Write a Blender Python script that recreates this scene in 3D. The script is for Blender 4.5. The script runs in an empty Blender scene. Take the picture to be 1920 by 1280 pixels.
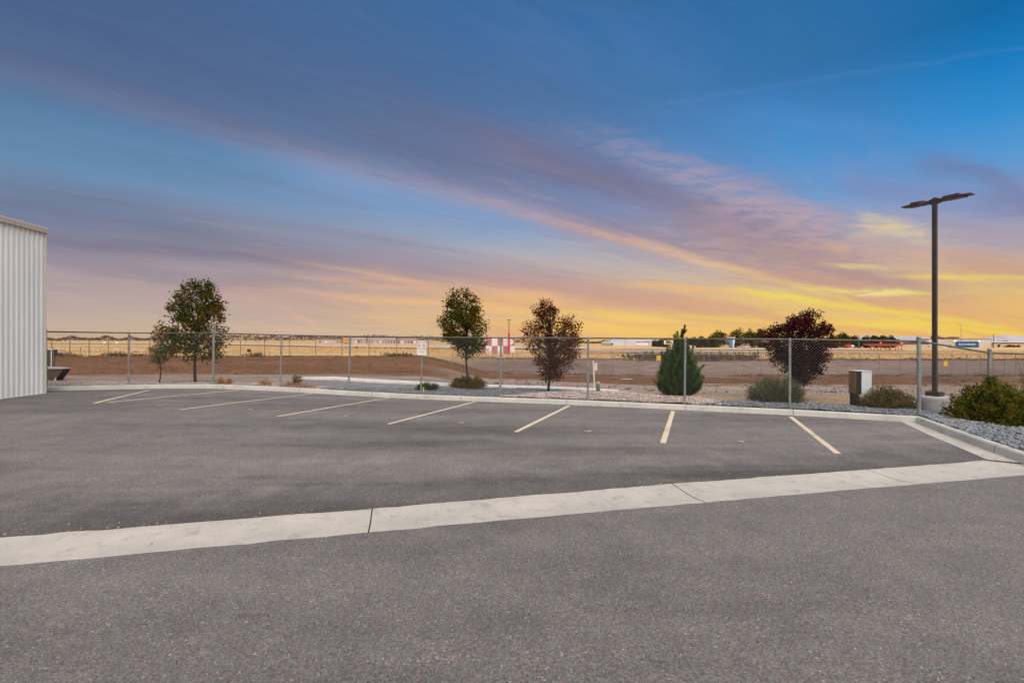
import bpy, math, random
import numpy as np
from mathutils import Vector
rnd = random.Random(7)
R = np.random.default_rng(11)
SC = bpy.context.scene
COL = SC.collection
F = 905.0; CX = 960.0; HY = 638.0; CAMH = 1.9        # photograph's focal length, centre, horizon row, eye height

# ------------------------------------------------------------------ camera
cam = bpy.data.cameras.new('camera'); camo = bpy.data.objects.new('camera', cam); COL.objects.link(camo)
camo.location = (0, 0, CAMH); camo.rotation_euler = (math.pi/2, 0, 0)
cam.sensor_width = 36; cam.lens = 36*F/1920; cam.shift_y = -2/1920
cam.clip_start = .05; cam.clip_end = 30000
SC.camera = camo
SC.view_settings.view_transform = 'Standard'; SC.view_settings.look = 'None'
SC.view_settings.exposure = 0; SC.view_settings.gamma = 1

def lin(c):
    r = []
    for v in c[:3]:
        v /= 255.0
        r.append(v/12.92 if v <= .04045 else ((v+.055)/1.055)**2.4)
    return (r[0], r[1], r[2], 1)

# ------------------------------------------------------------------ sky
FILL_EL, FILL_AZ = math.radians(50), math.radians(166)   # direction of the fill lamp added behind the camera
W = bpy.data.worlds.new('World'); SC.world = W; W.use_nodes = True
nt = W.node_tree; nt.nodes.clear()
class N:
    """tiny node-expression helper"""
    def __init__(s, nt): s.nt = nt
    def node(s, t, **k):
        n = s.nt.nodes.new(t)
        for a, b in k.items(): setattr(n, a, b)
        return n
    def m(s, op, a, b=None, c=None, clamp=False):
        n = s.node('ShaderNodeMath', operation=op); n.use_clamp = clamp
        for i, v in enumerate((a, b, c)):
            if v is None: continue
            if isinstance(v, (int, float)): n.inputs[i].default_value = v
            else: s.nt.links.new(v, n.inputs[i])
        return n.outputs[0]
    def mr(s, v, a, b, c=0., d=1., smooth=True):
        n = s.node('ShaderNodeMapRange'); n.interpolation_type = 'SMOOTHSTEP' if smooth else 'LINEAR'
        s.nt.links.new(v, n.inputs[0])
        for i, x in enumerate((a, b, c, d)): n.inputs[i+1].default_value = x
        return n.outputs[0]
    def ramp(s, v, stops, ease='LINEAR'):
        n = s.node('ShaderNodeValToRGB'); cr = n.color_ramp; cr.interpolation = ease
        stops = sorted(stops, key=lambda q: q[0])
        while len(cr.elements) < len(stops): cr.elements.new(.5)
        for e, (p, c) in zip(cr.elements, stops): e.position = p
        for e, (p, c) in zip(cr.elements, stops):
            e.color = c if not isinstance(c, (int, float)) else (c, c, c, 1)
        s.nt.links.new(v, n.inputs[0]); return n.outputs[0]
    def mix(s, f, a, b, blend='MIX'):
        n = s.node('ShaderNodeMix', data_type='RGBA', blend_type=blend)
        for i, v in ((0, f), (6, a), (7, b)):
            if isinstance(v, (int, float)): n.inputs[i].default_value = v
            elif isinstance(v, tuple): n.inputs[i].default_value = v
            else: s.nt.links.new(v, n.inputs[i])
        return n.outputs[2]
    def xyz(s, x, y, z=0.):
        n = s.node('ShaderNodeCombineXYZ')
        for i, v in enumerate((x, y, z)):
            if isinstance(v, (int, float)): n.inputs[i].default_value = v
            else: s.nt.links.new(v, n.inputs[i])
        return n.outputs[0]
    def noise(s, vec, scale, detail=4, rough=.5, dist=0.):
        n = s.node('ShaderNodeTexNoise'); n.inputs['Scale'].default_value = scale
        n.inputs['Detail'].default_value = detail; n.inputs['Roughness'].default_value = rough
        n.inputs['Distortion'].default_value = dist
        if vec is not None: s.nt.links.new(vec, n.inputs['Vector'])
        return n.outputs[0]
g = N(nt)
tc = g.node('ShaderNodeTexCoord'); sx = g.node('ShaderNodeSeparateXYZ'); nt.links.new(tc.outputs['Generated'], sx.inputs[0])
dx, dy, dz = sx.outputs
hor = g.m('SQRT', g.m('ADD', g.m('MULTIPLY', dx, dx), g.m('MULTIPLY', dy, dy)))
tel = g.m('MAXIMUM', g.m('DIVIDE', dz, g.m('MAXIMUM', hor, .001)), 0.)
sp = g.m('SQRT', g.m('MINIMUM', tel, 1.0))              # ramp parameter: sqrt of tan(elevation)
az = g.m('ARCTAN2', dx, dy)
def col_ramp(x_px, rows):
    ca = math.cos(math.atan((x_px-CX)/F))
    return g.ramp(sp, [(math.sqrt(max(HY-y, 0)/F*ca), lin(c)) for y, c in rows])
def by_azimuth(L, Cc, Rr):
    a = g.mix(g.mr(az, -.8, 0, smooth=False), col_ramp(0, L), col_ramp(960, Cc))
    return g.mix(g.mr(az, 0.05, .78, smooth=False), a, col_ramp(1900, Rr))
clear = by_azimuth(
 [(0,(74,104,146)),(100,(80,115,155)),(200,(86,126,166)),(300,(106,142,178)),(380,(120,144,176)),(430,(142,144,166)),(500,(178,164,168)),(560,(186,168,166)),(600,(196,176,160)),(638,(208,184,146))],
 [(0,(58,106,158)),(100,(68,116,170)),(200,(82,130,182)),(300,(104,148,196)),(400,(128,160,200)),(450,(160,172,190)),(500,(188,178,176)),(560,(222,192,150)),(600,(232,196,140)),(638,(244,200,118))],
 [(0,(18,104,164)),(100,(20,124,192)),(200,(48,142,208)),(300,(90,158,214)),(380,(134,158,198)),(450,(174,166,176)),(500,(208,178,146)),(560,(228,186,122)),(600,(236,194,112)),(638,(240,194,100))])
cloud = by_azimuth(
 [(0,(72,96,136)),(200,(102,114,146)),(300,(108,120,150)),(400,(114,122,148)),(450,(130,128,148)),(500,(154,144,156)),(560,(178,160,158)),(600,(190,170,158)),(638,(192,162,132))],
 [(0,(62,98,144)),(200,(90,114,152)),(300,(104,112,142)),(350,(118,116,144)),(400,(134,126,152)),(450,(150,138,156)),(500,(172,150,156)),(560,(204,162,140)),(600,(216,172,132)),(638,(228,170,112))],
 [(0,(44,110,166)),(200,(84,128,184)),(300,(116,124,168)),(400,(132,118,150)),(450,(160,142,156)),(500,(194,154,144)),(560,(216,166,128)),(600,(226,174,112)),(638,(224,164,100))])
glow = by_azimuth(
 [(0,(100,116,152)),(200,(120,124,158)),(400,(150,140,160)),(500,(186,162,164)),(560,(212,176,164)),(600,(222,186,160)),(638,(230,190,140))],
 [(0,(96,124,164)),(200,(120,136,174)),(300,(160,142,160)),(400,(196,164,162)),(500,(228,184,142)),(560,(244,186,122)),(600,(246,194,112)),(638,(250,200,96))],
 [(0,(60,130,196)),(200,(120,150,204)),(350,(196,172,180)),(420,(222,190,164)),(470,(224,200,146)),(520,(226,210,122)),(560,(230,212,108)),(600,(238,216,96)),(638,(244,204,90))])
dzc = g.m('ADD', g.m('MAXIMUM', dz, 0.), .012)
PX = g.m('DIVIDE', dx, dzc); PY = g.m('DIVIDE', dy, dzc)
cc = g.m('SUBTRACT', g.m('MULTIPLY', PX, .95), PY)        # across the streaks of the cloud deck
aa = g.m('ADD', PX, g.m('MULTIPLY', PY, .95))             # along them
warp = g.m('MULTIPLY', g.m('SUBTRACT', g.noise(g.xyz(g.m('MULTIPLY', cc, .25), g.m('MULTIPLY', aa, .12)), 1., 3), .5), 1.5)
ccw = g.m('ADD', cc, warp)
def streak(sc_, sa, sc, det=5, r=.55, off=0.):
    return g.noise(g.xyz(g.m('MULTIPLY', ccw, sc_), g.m('MULTIPLY', aa, sa), off), sc, det, r, .15)
n1 = streak(1.1, .16, 1., 6, .6)
n2 = streak(3.4, .42, 1., 5, .62, 7.)
n3 = streak(.36, .06, 1., 4, .5, 3.)
cpos = g.m('DIVIDE', g.m('ADD', ccw, 12.), 12., clamp=True)     # -12 .. 0
dens = g.ramp(cpos, [(p, v) for p, v in ((0,.45),(.18,.55),(.30,.85),(.42,.85),(.50,.35),(.56,.08),(.67,.10),(.695,.35),(.72,.9),(.78,.85),(.83,.45),(.88,.18),(.95,.12),(1,.1))])
dn = g.m('ADD', dens, g.m('MULTIPLY', g.m('MULTIPLY', g.m('SUBTRACT', n1, .5), 1.5), g.mr(az, .60, .80, 1., .15)))
dn = g.m('ADD', dn, g.m('MULTIPLY', g.m('SUBTRACT', n3, .5), 1.1), clamp=True)
base = g.mix(dn, clear, cloud)
# lit streaks
n4 = g.noise(g.xyz(g.m('MULTIPLY', az, 2.2), g.m('MULTIPLY', g.m('ADD', tel, g.m('MULTIPLY', az, .13)), 26.), 5.), 1., 5, .55, .6)     # thin low sheets
n5 = g.noise(g.xyz(g.m('MULTIPLY', az, 16.), g.m('MULTIPLY', g.m('ADD', tel, g.m('MULTIPLY', az, .10)), 70.), 9.), 1., 5, .6, .5)     # mottled ripples
d1 = g.m('DIVIDE', g.m('ADD', cc, g.m('ADD', 3.50, g.m('ADD', g.m('MULTIPLY', warp, .22), g.m('MULTIPLY', g.m('SUBTRACT', n2, .5), .5)))), .20)
s1 = g.m('POWER', 2.718, g.m('MULTIPLY', g.m('MULTIPLY', d1, d1), -1.))
s1 = g.m('MULTIPLY', s1, g.m('MULTIPLY', g.mr(aa, -1.5, 7., .16, .85), g.mr(n5, .3, .62, .55, 1.)))
low = g.mr(sp, .56, .22, 0., 1.)                                  # sheets light up towards the horizon
s2 = g.m('MULTIPLY', g.mr(n2, .48, .66), g.m('ADD', .30, g.m('MULTIPLY', low, .35)))
s2 = g.m('MULTIPLY', s2, g.m('MULTIPLY', g.mr(az, -.7, .5, .35, 1.), g.mr(az, .62, .80, 1., 0.)))
s3 = g.m('MULTIPLY', g.mr(n4, .50, .66), g.m('MULTIPLY', g.mr(sp, .42, .26, 0., 1.), g.mr(az, -.6, .45, .25, .95)))
wx = g.m('DIVIDE', g.m('SUBTRACT', az, .50), .24); wy = g.m('DIVIDE', g.m('SUBTRACT', g.m('ADD', tel, g.m('MULTIPLY', g.m('SUBTRACT', az, .5), .12)), .185), .055)
patch = g.m('POWER', 2.718, g.m('MULTIPLY', g.m('ADD', g.m('MULTIPLY', wx, wx), g.m('MULTIPLY', wy, wy)), -1.))
s4 = g.m('MULTIPLY', patch, g.mr(n5, .36, .64, .15, .85))
hl = g.m('MAXIMUM', s1, g.m('MULTIPLY', g.m('MAXIMUM', s2, g.m('MAXIMUM', s3, s4)), .55), clamp=True)
skyc = g.mix(hl, base, glow)
skyc = g.mix(g.m('MULTIPLY', g.mr(n4, .50, .36), g.m('MULTIPLY', low, .75)), skyc, cloud)
# individual cloud banks, each an elongated soft patch of the sky (heading, elevation), frayed by noise
fu = g.m('DIVIDE', dx, g.m('MAXIMUM', dy, .05)); fv = g.m('DIVIDE', dz, g.m('MAXIMUM', dy, .05))
w1 = g.m('SUBTRACT', g.noise(g.xyz(g.m('MULTIPLY', fu, 3.), g.m('MULTIPLY', g.m('ADD', fv, g.m('MULTIPLY', fu, .2)), 9.), 3.), 1., 4, .55), .5)
w2 = g.m('SUBTRACT', g.noise(g.xyz(g.m('MULTIPLY', fu, 2.5), g.m('MULTIPLY', fv, 6.), 31.), 1., 3, .5), .5)
fuw = g.m('ADD', fu, g.m('MULTIPLY', w1, .16)); fvw = g.m('ADD', fv, g.m('MULTIPLY', w2, .035))
fvw = g.m('ADD', fvw, g.m('MULTIPLY', w1, .03))
hl2 = g.m('MULTIPLY', s1, .6)
fray = {'fine': g.mr(n5, .34, .60, .25, 1.), 'sheet': g.mr(n4, .36, .60, .35, 1.), 'soft': g.m('MAXIMUM', g.mr(n2, .25, .6, .6, 1.), g.mr(az, .60, .80, 0., .85))}
def bank(prev, x0, y0, x1, y1, wid, col, amt, fr='soft'):
    u0, v0 = (x0-CX)/F, (HY-y0)/F; u1, v1 = (x1-CX)/F, (HY-y1)/F
    cu, cv = (u0+u1)/2, (v0+v1)/2; L = math.hypot(u1-u0, v1-v0)/2; c_, s_ = (u1-u0)/2/L, (v1-v0)/2/L
    ex = g.m('SUBTRACT', fuw, cu); ey = g.m('SUBTRACT', fvw, cv)
    a_ = g.m('MULTIPLY', g.m('ADD', g.m('MULTIPLY', ex, c_), g.m('MULTIPLY', ey, s_)), 1/(L*.95))
    b_ = g.m('MULTIPLY', g.m('SUBTRACT', g.m('MULTIPLY', ey, c_), g.m('MULTIPLY', ex, s_)), F/wid)
    a2 = g.m('MULTIPLY', a_, a_); r2 = g.m('ADD', g.m('MULTIPLY', a2, a2), g.m('MULTIPLY', b_, b_))
    k = g.m('MULTIPLY', g.m('POWER', 2.718, g.m('MULTIPLY', r2, -1.)), amt)
    return g.mix(g.m('MULTIPLY', k, fray[fr], clamp=True), prev, lin(col))
for f_ in [
 # x0, y0, x1, y1, half width (photograph pixels), colour, strength
 (500, 60, 1250, 230, 75, (72,104,150), .55, 'soft'), (-60, 10, 520, 170, 60, (84,106,146), .45, 'soft'),
 (-80, 230, 560, 340, 46, (98,138,176), .7, 'soft'), (480, 300, 1060, 440, 34, (128,156,196), .85, 'soft'),
 (620, 160, 1240, 360, 50, (96,110,146), .65, 'soft'), (840, 250, 1600, 470, 32, (124,118,144), .75, 'soft'), (1250, 395, 1800, 560, 24, (170,140,144), .7, 'soft'),
 (1060, 250, 1500, 370, 30, (142,142,178), .7, 'fine'), (1180, 300, 1560, 420, 26, (176,160,176), .65, 'fine'), (1300, 370, 1660, 460, 28, (190,162,166), .65, 'fine'),
 (1590, 412, 1740, 450, 20, (226,204,158), .85, 'fine'), (1480, 455, 1900, 505, 18, (208,168,146), .7, 'fine'),
 (1350, 210, 1700, 260, 30, (86,140,200), .5, 'soft'), (1700, 305, 1900, 340, 26, (112,118,160), .65, 'soft'), (1840, 360, 2050, 400, 40, (122,120,156), .6, 'soft'), (1560, 330, 1900, 400, 30, (128,136,184), .6, 'soft'),
 (1700, 420, 2000, 470, 30, (168,160,176), .7, 'soft'), (1750, 490, 2050, 530, 18, (196,152,140), .7, 'sheet'),
 (-60, 340, 500, 440, 38, (108,120,146), .65, 'soft'), (300, 400, 1000, 510, 26, (138,138,160), .55, 'soft'), (60, 452, 620, 492, 11, (124,120,142), .7, 'soft'), (80, 500, 640, 545, 14, (146,136,150), .6, 'soft'),
 (-40, 560, 700, 600, 30, (180,162,164), .6, 'soft'), (100, 590, 900, 632, 20, (198,176,158), .7, 'soft'),
 (700, 470, 1180, 540, 16, (168,152,164), .7, 'sheet'), (900, 520, 1300, 575, 13, (196,152,144), .75, 'sheet'),
 (560, 488, 1240, 592, 8, (228,182,142), .85, 'sheet'), (420, 545, 700, 565, 9, (222,176,152), .75, 'sheet'), (540, 576, 620, 606, 3.5, (228,176,150), .8, 'sheet'), (820, 548, 1300, 604, 12, (242,188,116), .9, 'sheet'), (1100, 530, 1500, 562, 6, (232,184,126), .75, 'sheet'), (900, 606, 1500, 628, 9, (244,196,100), .7, 'sheet'),
 (640, 556, 1040, 584, 6, (240,188,128), .75, 'sheet'), (760, 596, 1300, 618, 8, (244,196,116), .7, 'sheet'), (300, 606, 760, 620, 6, (214,184,156), .6, 'sheet'), (560, 520, 960, 548, 6, (222,178,148), .6, 'sheet'), (1180, 560, 1500, 600, 14, (214,164,132), .75, 'sheet'), (1380, 505, 1700, 545, 12, (198,154,140), .8, 'sheet'), (1540, 570, 1960, 606, 13, (222,168,122), .8, 'sheet'), (1300, 600, 1700, 622, 8, (226,176,116), .7, 'sheet'),
 (1360, 542, 1640, 572, 7, (240,216,98), .95, 'sheet'), (1500, 536, 1760, 552, 5.5, (236,218,120), .9, 'fine'), (1000, 578, 1460, 606, 7, (244,208,104), .9, 'sheet'), (1520, 562, 1900, 620, 7, (240,216,92), .95, 'sheet'),
 (1690, 515, 1960, 522, 5, (234,206,104), .8, 'sheet'), (1440, 584, 1720, 616, 6, (242,214,94), .9, 'sheet'), (1640, 606, 1980, 632, 8, (242,212,84), .9, 'sheet'), (1560, 490, 1700, 500, 5, (226,206,140), .8, 'fine'),
 (1600, 545, 1700, 549, 5, (238,222,150), .8, 'fine')]:
    skyc = bank(skyc, *f_)
    if f_[0] == 1250: skyc = g.mix(hl2, skyc, glow)
# feathery fine texture over the whole deck
n6 = g.noise(g.xyz(g.m('MULTIPLY', g.m('ADD', cc, g.m('MULTIPLY', w1, .8)), 9.), g.m('MULTIPLY', aa, .9), 3.), 1., 5, .65, .3)
n7 = g.noise(g.xyz(g.m('MULTIPLY', fu, 5.), g.m('MULTIPLY', g.m('ADD', fv, g.m('MULTIPLY', fu, .16)), 60.), 13.), 1., 5, .6, .4)
ft = g.m('ADD', g.m('MULTIPLY', g.m('MULTIPLY', g.m('SUBTRACT', n6, .5), g.mr(az, .72, .35)), g.mr(sp, .3, .6, .12, .6)), g.m('MULTIPLY', g.m('SUBTRACT', n7, .5), g.mr(sp, .25, .6, .75, .25)))
skyc = g.mix(g.m('MAXIMUM', ft, 0., clamp=True), skyc, glow)
skyc = g.mix(g.m('MAXIMUM', g.m('MULTIPLY', ft, -1.6), 0., clamp=True), skyc, cloud)
# contrails
def trail(u0, v0, u1, v1, wid, amt, prev, wob=.004):
    u = g.m('DIVIDE', dx, g.m('MAXIMUM', dy, .05)); v = g.m('DIVIDE', dz, g.m('MAXIMUM', dy, .05))
    k = (v1-v0)/(u1-u0)
    e = g.m('SUBTRACT', g.m('SUBTRACT', v, v0), g.m('MULTIPLY', g.m('SUBTRACT', u, u0), k))
    e = g.m('ADD', e, g.m('MULTIPLY', g.m('SUBTRACT', g.noise(g.xyz(g.m('MULTIPLY', u, 14.), v), 1., 4), .5), wob*2))
    q = g.m('DIVIDE', e, wid); b = g.m('POWER', 2.718, g.m('MULTIPLY', g.m('MULTIPLY', q, q), -1.))
    w_ = g.m('MULTIPLY', g.mr(u, u0-.05, u0+.1), g.mr(u, u1+.02, u1-.02))
    return g.mix(g.m('MULTIPLY', g.m('MULTIPLY', b, w_), amt), prev, lin((118, 152, 196)))
px = lambda x, y: ((x-CX)/F, (HY-y)/F)
skyc = trail(*px(1180, 205), *px(2100, 62), .0055, .09, skyc, .014)
skyc = trail(*px(380, 388), *px(540, 355), .003, .25, skyc, .002)
# sky overhead and behind the camera is boosted as added fill for the ground
back = g.m('MAXIMUM', g.mr(g.m('ABSOLUTE', az), 1.15, 1.9), g.mr(tel, .80, 1.35), clamp=True)
ns = g.node('ShaderNodeTexSky', sky_type='NISHITA'); ns.sun_disc = False
ns.sun_elevation = math.radians(25); ns.sun_rotation = FILL_AZ
nish = g.mix(1.0, ns.outputs[0], (.055, .055, .055, 1), 'MULTIPLY')
upper = g.mix(.65, nish, (1.0, 1.0, 1.06, 1))
fin = g.mix(back, skyc, upper)
bg = g.node('ShaderNodeBackground'); nt.links.new(fin, bg.inputs[0]); bg.inputs[1].default_value = 1.0
out = g.node('ShaderNodeOutputWorld'); nt.links.new(bg.outputs[0], out.inputs[0])
W.cycles.sampling_method = 'MANUAL'; W.cycles.sample_map_resolution = 256

sl = bpy.data.lights.new('dusk_fill', 'SUN'); so = bpy.data.objects.new('dusk_fill', sl); COL.objects.link(so)  # added fill lamp brightening the ground, not the setting sun
sl.energy = 2.8; sl.angle = math.radians(70); sl.color = (1.0, .925, .84)
d = Vector((math.sin(FILL_AZ)*math.cos(FILL_EL), math.cos(FILL_AZ)*math.cos(FILL_EL), math.sin(FILL_EL)))
so.rotation_euler = d.to_track_quat('Z', 'Y').to_euler()

# ------------------------------------------------------------------ materials
def newmat(name):
    m = bpy.data.materials.new(name); m.use_nodes = True; t = m.node_tree
    return m, t, N(t), t.nodes['Principled BSDF']
def vary(name, c1, c2, scale, rough=.8, bump=0., metal=0., detail=6, stretch=(1, 1, 1), bscale=None, spec=.3, lo=.35, hi=.65):
    m, t, g, p = newmat(name)
    tc = g.node('ShaderNodeTexCoord'); mp = g.node('ShaderNodeMapping'); mp.inputs['Scale'].default_value = stretch
    t.links.new(tc.outputs['Object'], mp.inputs[0])
    n = g.noise(mp.outputs[0], scale, detail, .6)
    t.links.new(g.ramp(n, [(lo, (*c1, 1)), (hi, (*c2, 1))]), p.inputs['Base Color'])
    p.inputs['Roughness'].default_value = rough; p.inputs['Metallic'].default_value = metal
    p.inputs['Specular IOR Level'].default_value = spec
    if bump:
        b = g.node('ShaderNodeBump'); b.inputs['Strength'].default_value = bump; b.inputs['Distance'].default_value = .02
        t.links.new(g.noise(mp.outputs[0], bscale or scale*3, 6, .6), b.inputs['Height']); t.links.new(b.outputs[0], p.inputs['Normal'])
    return m
def plain(name, c, rough=.6, metal=0., emit=None):
    m = vary(name, tuple(x*.93 for x in c), tuple(min(1, x*1.05) for x in c), 6., rough, 0, metal)
    if emit:
        p = m.node_tree.nodes['Principled BSDF']; p.inputs['Emission Color'].default_value = (*emit[:3], 1); p.inputs['Emission Strength'].default_value = emit[3]
    return m
def leafmat(name, cols, trans=.25, rough=.6):
    """cols: base colours picked leaf by leaf"""
    m, t, g, p = newmat(name)
    a = g.node('ShaderNodeAttribute'); a.attribute_name = 'tint'
    k = len(cols); stops = [((i+.5)/k, (*c, 1)) for i, c in enumerate(cols)]
    c = g.ramp(a.outputs['Fac'], stops)
    t.links.new(c, p.inputs['Base Color']); p.inputs['Roughness'].default_value = .9
    p.inputs['Specular IOR Level'].default_value = .06
    tr = g.node('ShaderNodeBsdfTranslucent'); t.links.new(g.mix(1., c, (2.4, 1.6, .5, 1), 'MULTIPLY'), tr.inputs[0])
    ms = g.node('ShaderNodeMixShader'); ms.inputs[0].default_value = trans
    t.links.new(p.outputs[0], ms.inputs[1]); t.links.new(tr.outputs[0], ms.inputs[2])
    t.links.new(ms.outputs[0], t.nodes['Material Output'].inputs[0])
    return m
def asphalt(name, base, tint, stain, smooth):
    m, t, g, p = newmat(name)
    tc = g.node('ShaderNodeTexCoord'); o = tc.outputs['Object']
    mp = g.node('ShaderNodeMapping'); mp.inputs['Rotation'].default_value = (0, 0, math.radians(-13.5)); mp.inputs['Scale'].default_value = (.16, 1., 1.)
    t.links.new(o, mp.inputs[0])
    big = g.noise(mp.outputs[0], .75, 6, .6)
    mid = g.noise(o, 1.7, 6, .65)
    fine = g.noise(o, 85., 4, .75)
    clot = g.noise(o, 46., 4, .7)
    hue = g.noise(o, 16., 6, .75)
    vor = g.node('ShaderNodeTexVoronoi'); vor.inputs['Scale'].default_value = 95.; t.links.new(o, vor.inputs['Vector'])
    sp_ = g.node('ShaderNodeSeparateColor'); t.links.new(vor.outputs['Color'], sp_.inputs[0])
    b = (base, base*.90, base*.865)
    c = g.ramp(fine, [(.30, tuple(x*.34 for x in b)+(1,)), (.5, b+(1,)), (.70, tuple(x*1.9 for x in b)+(1,))])
    # coloured aggregate: single stones
    c = g.mix(.42, c, g.ramp(sp_.outputs[0], [(0, (base*.25,)*3+(1,)), (.30, (base*1.2, base*.82, base*.76, 1)), (.55, (base*.72, base*.98, base*.92, 1)), (.80, (base*1.6, base*1.35, base*1.25, 1)), (.95, (base*2., base*1.75, base*1.6, 1)), (.985, (base*2.2, base*2., base*1.9, 1)), (1, (.8, .78, .74, 1))]))
    c = g.mix(1., c, g.ramp(clot, [(.32, (.80, .78, .78, 1)), (.5, (1, 1, 1, 1)), (.68, (1.2, 1.18, 1.16, 1))]), 'MULTIPLY')
    c = g.mix(1., c, g.ramp(hue, [(.35, (.90, 1.03, 1.0, 1)), (.5, (1, 1, 1, 1)), (.65, (1.12, .96, .95, 1))]), 'MULTIPLY')
    c = g.mix(1., c, g.ramp(big, [(.30, (1-stain, 1-stain, 1-stain, 1)), (.50, (1, 1, 1, 1)), (.70, (1+stain*.5, 1+stain*.47, 1+stain*.42, 1))]), 'MULTIPLY')
    c = g.mix(1., c, g.ramp(mid, [(.3, (.82, .83, .85, 1)), (.7, (1.16, 1.13, 1.10, 1))]), 'MULTIPLY')
    if smooth:
        # faint tyre arcs and damp edge along the gutter
        sx_ = g.node('ShaderNodeSeparateXYZ'); t.links.new(o, sx_.inputs[0])
        dgy = g.m('SUBTRACT', sx_.outputs[1], g.m('ADD', 5.86, g.m('MULTIPLY', sx_.outputs[0], .238)))
        dgy = g.m('ADD', dgy, g.m('MULTIPLY', g.m('SUBTRACT', mid, .5), 1.3))
        c = g.mix(1., c, g.ramp(g.m('DIVIDE', dgy, 4.), [(0, (.70, .70, .71, 1)), (.12, (.76, .76, .77, 1)), (.32, (1.06, 1.05, 1.04, 1)), (.5, (1.1, 1.09, 1.07, 1)), (1, (1., 1., 1., 1))], 'EASE'), 'MULTIPLY')
    else:
        # a few thin cracks
        vc = g.node('ShaderNodeTexVoronoi', feature='DISTANCE_TO_EDGE'); vc.inputs['Scale'].default_value = .34
        wob = g.node('ShaderNodeVectorMath', operation='ADD'); nn = g.node('ShaderNodeTexNoise'); nn.inputs['Scale'].default_value = 2.2; nn.inputs['Detail'].default_value = 6
        t.links.new(o, nn.inputs['Vector']); t.links.new(o, wob.inputs[0])
        sc2 = g.node('ShaderNodeVectorMath', operation='SCALE'); sc2.inputs[3].default_value = .9; t.links.new(nn.outputs['Color'], sc2.inputs[0]); t.links.new(sc2.outputs[0], wob.inputs[1]); t.links.new(wob.outputs[0], vc.inputs['Vector'])
        cr = g.m('MULTIPLY', g.mr(vc.outputs['Distance'], .0035, .0, 0., 1.), g.mr(g.noise(o, .9, 3), .55, .62))
        c = g.mix(g.m('MULTIPLY', cr, .45), c, (base*.3, base*.28, base*.27, 1))
    t.links.new(c, p.inputs['Base Color']); p.inputs['Roughness'].default_value = .88; p.inputs['Specular IOR Level'].default_value = .25
    bm = g.node('ShaderNodeBump'); bm.inputs['Strength'].default_value = .9 if not smooth else .6; bm.inputs['Distance'].default_value = .008
    t.links.new(fine, bm.inputs['Height']); t.links.new(bm.outputs[0], p.inputs['Normal'])
    return m
def gravelmat(name, cols, scale=22.):
    m, t, g, p = newmat(name)
    tc = g.node('ShaderNodeTexCoord'); vor = g.node('ShaderNodeTexVoronoi'); vor.inputs['Scale'].default_value = scale
    t.links.new(tc.outputs['Object'], vor.inputs['Vector'])
    sp_ = g.node('ShaderNodeSeparateColor'); t.links.new(vor.outputs['Color'], sp_.inputs[0])
    k = len(cols)
    t.links.new(g.ramp(sp_.outputs[0], [((i+.5)/k, (*c, 1)) for i, c in enumerate(cols)]), p.inputs['Base Color'])
    p.inputs['Roughness'].default_value = .9
    b = g.node('ShaderNodeBump'); b.inputs['Strength'].default_value = 1.; b.inputs['Distance'].default_value = .03
    b.invert = True
    t.links.new(vor.outputs['Distance'], b.inputs['Height']); t.links.new(b.outputs[0], p.inputs['Normal'])
    return m
def stonemat(name, cols):
    m, t, g, p = newmat(name)
    a = g.node('ShaderNodeAttribute'); a.attribute_name = 'tint'
    k = len(cols)
    t.links.new(g.ramp(a.outputs['Fac'], [((i+.5)/k, (*c, 1)) for i, c in enumerate(cols)]), p.inputs['Base Color'])
    p.inputs['Roughness'].default_value = .85
    return m

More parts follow.
